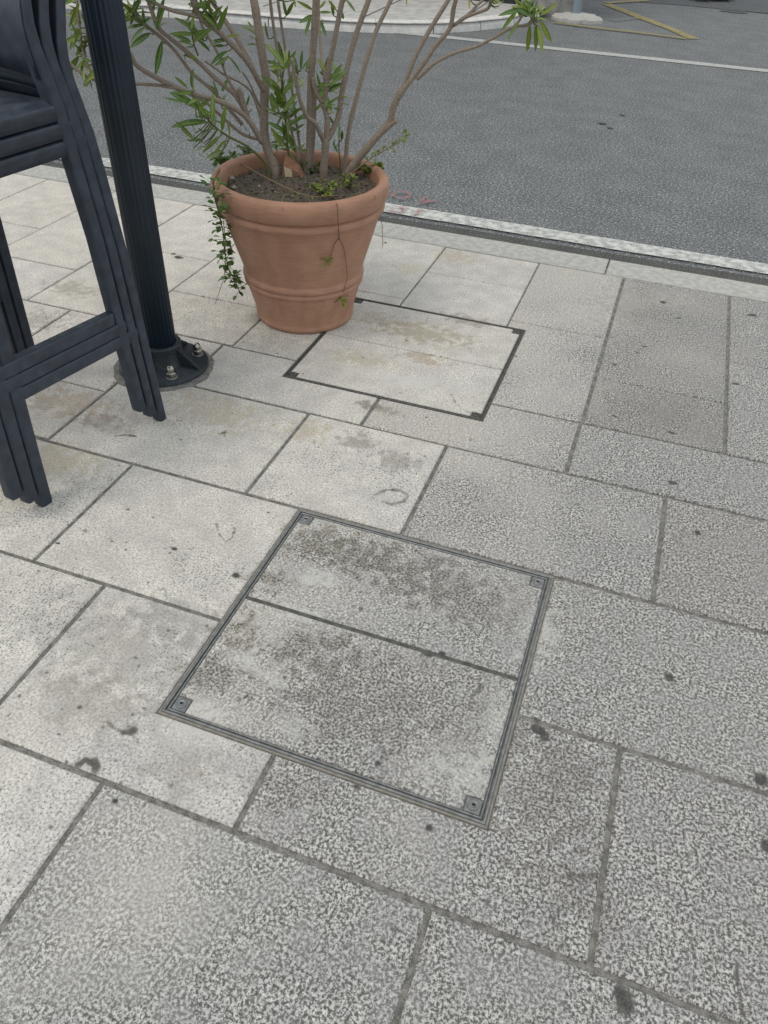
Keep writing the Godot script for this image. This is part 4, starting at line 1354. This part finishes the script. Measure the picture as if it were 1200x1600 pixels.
	for s in stem_samples:
		if s[0].y < -25 and count < 420:
			for k in 5:
				var d := Vector3(rng.randf_range(-1, 1), rng.randf_range(-0.2, 1.0), rng.randf_range(-1, 1)).normalized()
				var l := rng.randf_range(0.08, 0.14)
				var z := (Vector3.UP * 0.8 + Vector3(rng.randf_range(-1, 1), 0, rng.randf_range(-1, 1)))
				z = (z - d * z.dot(d)).normalized()
				top.append_from(leaf_meshes[rng.randi_range(0, 3)], 0, Transform3D(Basis(d.cross(z) * l, d * l, z * l), s[2] - t.position))
				count += 1
	var cr := part("crown_leaves", top.commit(), M.leaf0, t)
	cr.set_meta("kind", "stuff")

# ---------------------------------------------------------------- weeds in the pot
func small_leaf(st: SurfaceTool, at: Vector3, d: Vector3, n: Vector3, l: float, w: float) -> void:
	d = d.normalized()
	var s := d.cross(n).normalized() * w
	var up := s.cross(d).normalized() * w * 0.3
	var pts := [at, at + d * l * 0.35 + s + up, at + d * l * 0.75 + s * 0.8 + up, at + d * l, at + d * l * 0.75 - s * 0.8 + up, at + d * l * 0.35 - s + up]
	var m := at + d * l * 0.5
	for k in 6:
		tri(st, m, pts[k], pts[(k + 1) % 6])

func trailing(label: String, called: String, px: Array, radius: float, leaves: int, size: float, kind: int, drop: Array, stem_mat: String) -> void:
	# px: picture points; drop: for each, the level (metres) of soil or the distance out from the pot's wall
	var t := thing(called, label, "weed", px[0])
	var pts := []
	var rad := []
	for i in px.size():
		pts.append(px[i] - px[0])
		rad.append(radius * (1.0 - 0.5 * i / px.size()))
	var st := begin(true)
	tube(st, pts, rad, 6)
	part("stem", finish(st), M[stem_mat], t)
	var lf := begin(false)
	for k in leaves:
		var f := rng.randf_range(drop[0], drop[1]) * (pts.size() - 1)
		var i: int = min(int(f), pts.size() - 2)
		var p: Vector3 = pts[i].lerp(pts[i + 1], f - i)
		var d := Vector3(rng.randf_range(-1, 1), rng.randf_range(-0.6, 0.7), rng.randf_range(-1, 1)).normalized()
		var e := p + d * rng.randf_range(0.2, 1.5) * size
		tube(lf, [p, e], [0.0008, 0.0006], 4)
		small_leaf(lf, e, d + Vector3.DOWN * 0.2, Vector3(rng.randf_range(-.5, .5), 1, rng.randf_range(-.5, .5)), size * rng.randf_range(0.7, 1.2), size * rng.randf_range(0.32, 0.5))
	if leaves > 0:
		var o := part("foliage", finish(lf), M["small_leaf%d" % kind], t)
		o.set_meta("kind", "stuff")

func wall_pt(px: float, py: float, out := 0.012) -> Vector3:
	# a point just off the pot's outer wall, on the line of sight of that pixel
	var r := ray(px, py)
	var best := EYE + r * 2.0
	var best_d := 1e9
	for k in 400:
		var p := EYE + r * (1.6 + k * 0.003)
		var y: float = clampf(p.y, 0.0, 0.46)
		var wall := 0.157 + y * 0.26 + (0.022 if y > 0.39 else 0.0)
		var d: float = abs(Vector2(p.x - POT.x, p.z - POT.z).length() - wall - out)
		if d < best_d - 0.0005:
			best_d = d
			best = p
		elif d > best_d + 0.03:
			break
	return best

func build_weeds() -> void:
	var p := []
	for q in [[345, 262], [333, 285], [336, 312], [343, 335], [349, 365], [351, 395], [357, 420], [368, 440], [374, 455]]:
		p.append(wall_pt(q[0], q[1]) if q[1] > 280 else on_level(q[0], q[1], 0.455))
	trailing("creeping weed with small round leaves trailing down beside the pot", "trailing_weed", p, 0.0024, 150, 0.021, 0, [0.12, 1.0], "vine")
	p = []
	for q in [[349, 345], [352, 375], [352, 410], [350, 435], [343, 455], [336, 475]]:
		p.append(wall_pt(q[0], q[1], 0.02))
	trailing("bare reddish runner hanging below the trailing weed", "trailing_weed", p, 0.0014, 10, 0.010, 0, [0.0, 0.4], "dry_twig")
	p = []
	for q in [[524, 309], [527, 322], [528, 345], [530, 372], [537, 386], [541, 410], [543, 432], [536, 458], [530, 468]]:
		p.append(wall_pt(q[0], q[1], 0.004) if q[1] > 315 else on_level(q[0], q[1], 0.445))
	trailing("thin runner with a few yellowing leaves hanging down the pot's front", "trailing_weed", p, 0.0013, 10, 0.017, 1, [0.9, 1.0], "vine")
	p = []
	for q in [[530, 372], [522, 382], [519, 392], [516, 404], [510, 409]]:
		p.append(wall_pt(q[0], q[1], 0.004))
	trailing("short side runner ending in yellow-green leaves on the pot's front", "trailing_weed", p, 0.0010, 8, 0.014, 1, [0.75, 1.0], "vine")
	p = []
	for q in [[585, 305], [591, 330], [597, 350], [598, 372], [597, 390]]:
		p.append(wall_pt(q[0], q[1], 0.006))
	trailing("dry bare tendril hanging over the pot's rim towards the street", "trailing_weed", p, 0.0012, 4, 0.008, 1, [0.6, 1.0], "dry_twig")
	# tufts on the soil
	var k := 0
	for c in [["bushy green weed growing over the pot's rim beneath the leaning stems", 348, 258, .07, 120, .016, 0], ["leafy green weed inside the rim beside the leaning right-hand stem", 578, 272, .055, 110, .017, 1], ["low sprawling weed along the front of the soil", 505, 302, .075, 110, .013, 1], ["small weed sprouting among the stems by the broken stone", 487, 268, .05, 60, .012, 0], ["dark leafy weed at the foot of the stout forked stem", 385, 248, .05, 70, .014, 0], ["small green weed at the soil's edge below the hanging runner", 545, 292, .04, 60, .013, 1]]:
		var at := on_level(c[1], c[2], 0.432)
		var t := thing("weed", c[0], "weed", at)
		var st := begin(true)
		var lf := begin(false)
		for q in 16:
			var a := rng.randf() * TAU
			var r: float = c[3] * rng.randf_range(0.3, 1.0)
			var e := Vector3(cos(a) * r, rng.randf_range(0.0, 0.035), sin(a) * r * 0.7)
			var m := e * 0.5 + Vector3(0, 0.012, 0)
			tube(st, [Vector3(0, -0.008, 0), m, e], [0.0014, 0.0012, 0.0008], 5)
			for j in int(c[4] / 16.0):
				var f := rng.randf_range(0.3, 1.0)
				var b := m.lerp(e, f)
				small_leaf(lf, b, Vector3(rng.randf_range(-1, 1), rng.randf_range(-0.2, 0.8), rng.randf_range(-1, 1)), Vector3.UP + Vector3(rng.randf_range(-.6, .6), 0, rng.randf_range(-.6, .6)), c[5] * rng.randf_range(0.7, 1.2), c[5] * rng.randf_range(0.28, 0.45))
		part("stems", finish(st), M.green_twig, t)
		var o := part("foliage", finish(lf), M["small_leaf%d" % c[6]], t)
		o.set_meta("kind", "stuff")
		k += 1
	# dry runners lying over the soil and the sprig that reaches out over the street side
	var a1 := []
	for q in [[375, 255], [405, 272], [440, 290], [468, 303], [490, 308], [530, 305]]:
		a1.append(on_level(q[0], q[1], 0.447))
	trailing("long dry runner lying across the soil to the pot's front", "dry_runner", a1, 0.0022, 10, 0.012, 1, [0.6, 1.0], "dry_twig")
	a1 = []
	for q in [[527, 291], [540, 277], [560, 262], [580, 247], [600, 235], [620, 224], [640, 208]]:
		a1.append(on_plant(q[0], q[1], 0.05 + 0.0 * q[0]))
	trailing("thin sprig with tiny paired leaves reaching out over the pot's rim", "dry_runner", a1, 0.0020, 60, 0.011, 1, [0.45, 1.0], "dry_twig")
	a1 = []
	for q in [[441, 326], [441, 312], [445, 304], [458, 306], [470, 312]]:
		a1.append(on_level(q[0], q[1], 0.452))
	trailing("short looped dry stalk at the soil's front edge", "dry_runner", a1, 0.0013, 0, 0.01, 1, [0, 1], "dry_twig")

# ---------------------------------------------------------------- across the street
func build_far_side() -> void:
	var top := ROAD_Y + 0.081
	var z := -9.95
	var b := thing("building", "grey rendered building with a dark plinth beyond the far pavement", "building", Vector3(-6.8, top, z - 2.0))
	var st := begin(false)
	loft(st, [rounded_ring(0, -0.1, 0, 9.6, 4.0, 0.01, 2), rounded_ring(0, 0.75, 0, 9.6, 4.0, 0.01, 2)])
	part("plinth", finish(st), M.plinth, b)
	st = begin(false)
	loft(st, [rounded_ring(0, 0.75, 0, 9.5, 3.9, 0.01, 2), rounded_ring(0, 5.2, 0, 9.5, 3.9, 0.01, 2)])
	part("wall", finish(st), M.wall, b)
	st = begin(false)
	loft(st, [rounded_ring(0, 5.2, 0, 9.9, 4.3, 0.01, 2), rounded_ring(0, 5.35, 0, 9.9, 4.3, 0.01, 2)])
	part("roof", finish(st), M.concrete, b)
	for x in [-3.2, -1.0, 1.4]:
		var o := part("window", box_mesh(1.1, 1.4, 0.05), M.plinth, b)
		o.position = Vector3(x, 1.6, 1.96)
		part("frame", box_mesh(1.2, 0.06, 0.09), M.concrete, o).position = Vector3(0, -0.06, 0.02)
	var w := thing("garden_wall", "short rough concrete wall end beside the street post", "wall", Vector3(-1.62, ROAD_Y, -10.15))
	st = begin(false)
	loft(st, [rounded_ring(0, -0.1, 0, 0.62, 0.5, 0.02, 2), rounded_ring(0, 1.25, 0, 0.60, 0.48, 0.02, 2)])
	part("wall", finish(st), M.wall, w)
	st = begin(false)
	loft(st, [rounded_ring(0, 1.25, 0, 0.70, 0.58, 0.02, 2), rounded_ring(0, 1.32, 0, 0.68, 0.56, 0.02, 2)])
	part("coping", finish(st), M.concrete, w)
	var pc := road_px(898, 31)
	var pt := thing("street_post", "light blue-grey round post set in a rough concrete footing", "post", Vector3(pc.x, ROAD_Y, pc.y))
	st = begin(true)
	lathe(st, [Vector2(0.045, 0.02), Vector2(0.045, 2.6), Vector2(0.04, 2.63), Vector2(0, 2.64)], 24)
	part("pole", finish(st), M.post_paint, pt)
	st = begin(false)
	var rings := []
	for q in [[1.0, -0.03], [0.98, 0.03], [0.86, 0.055], [0.3, 0.065]]:
		var ring := []
		for k in 22:
			var a := -TAU * k / 22.0
			var wv := 1.0 + 0.10 * sin(a * 3.0 + 0.5) + 0.07 * sin(a * 5.0) + 0.05 * sin(a * 9.0)
			ring.append(Vector3(cos(a) * 0.25 * wv * q[0] + 0.03, q[1] + 0.006 * sin(a * 7.0) * q[0], sin(a) * 0.23 * wv * q[0] + 0.04))
		rings.append(ring)
	loft(st, rings)
	part("footing", finish(st), M.kerb, pt)
	# dry leaves blown together at the far end of the street
	var lv := begin(false)
	for k in 160:
		var c := road_px(rng.randf_range(1085, 1140), rng.randf_range(-6, 3))
		var a := rng.randf() * TAU
		small_leaf(lv, Vector3(c.x, ROAD_Y + 0.012 + rng.randf() * 0.03, c.y), Vector3(cos(a), rng.randf_range(-0.1, 0.4), sin(a)), Vector3.UP, 0.09, 0.03)
	var lo := part("leaf_litter", finish(lv), plain(Color(0.50, 0.42, 0.28), 0.9), self)
	tag(lo, "scattered dry brown leaves on the dark asphalt", "leaves")
	lo.set_meta("kind", "stuff")

# ---------------------------------------------------------------- main
func _ready() -> void:
	rng.seed = 20240517
	# camera
	var cam := Camera3D.new()
	cam.name = "camera"
	add_child(cam)
	cam.transform = Transform3D(Basis(CAM_R, CAM_U, CAM_B).orthonormalized(), EYE)
	cam.fov = rad_to_deg(2.0 * atan(800.0 / FOCAL))
	cam.near = 0.05
	cam.far = 500.0
	cam.current = true
	# sky and air
	var env := Environment.new()
	env.background_mode = Environment.BG_SKY
	var sky := Sky.new()
	var sm := ProceduralSkyMaterial.new()
	sm.sky_top_color = Color(0.83, 0.85, 0.87)
	sm.sky_horizon_color = Color(0.86, 0.88, 0.89)
	sm.sky_curve = 0.2
	sm.ground_bottom_color = Color(0.32, 0.32, 0.32)
	sm.ground_horizon_color = Color(0.6, 0.6, 0.6)
	sm.sun_angle_max = 1.0
	sky.sky_material = sm
	env.sky = sky
	env.background_energy_multiplier = 1.0
	env.tonemap_mode = Environment.TONE_MAPPER_LINEAR
	env.tonemap_exposure = 1.31
	env.sdfgi_enabled = true
	env.ssao_enabled = true
	env.ssil_enabled = true
	var we := WorldEnvironment.new()
	we.name = "world_environment"
	we.environment = env
	add_child(we)
	# veiled sun
	var sun := DirectionalLight3D.new()
	sun.name = "sun"
	add_child(sun)
	sun.light_energy = 0.35
	sun.light_color = Color(1.0, 0.97, 0.93)
	sun.light_angular_distance = 25.0
	sun.shadow_enabled = true
	sun.look_at_from_position(Vector3(-2, 6, 2.5), Vector3.ZERO)
	build_materials()
	print("materials ", Time.get_ticks_msec())
	build_pavement()
	build_road()
	build_far_side()
	access_cover("large square access cover with stone inlay and shiny galvanised frame", -.524, -1.054, -.005, -.535, -.798, 0.009, true, [M.stone_pitted, .97, M.stone_pitted, .99])
	access_cover("smaller square access cover with pale stone inlay and dull frame next to the pot", -.776, -1.997, -.257, -1.503, -1.756, 0.002, false, [M.stone_pale, .98, M.stone_pale, 1.02])
	build_post()
	build_stools()
	build_pot()
	build_oleander()
	build_weeds()
	print("done ", Time.get_ticks_msec())
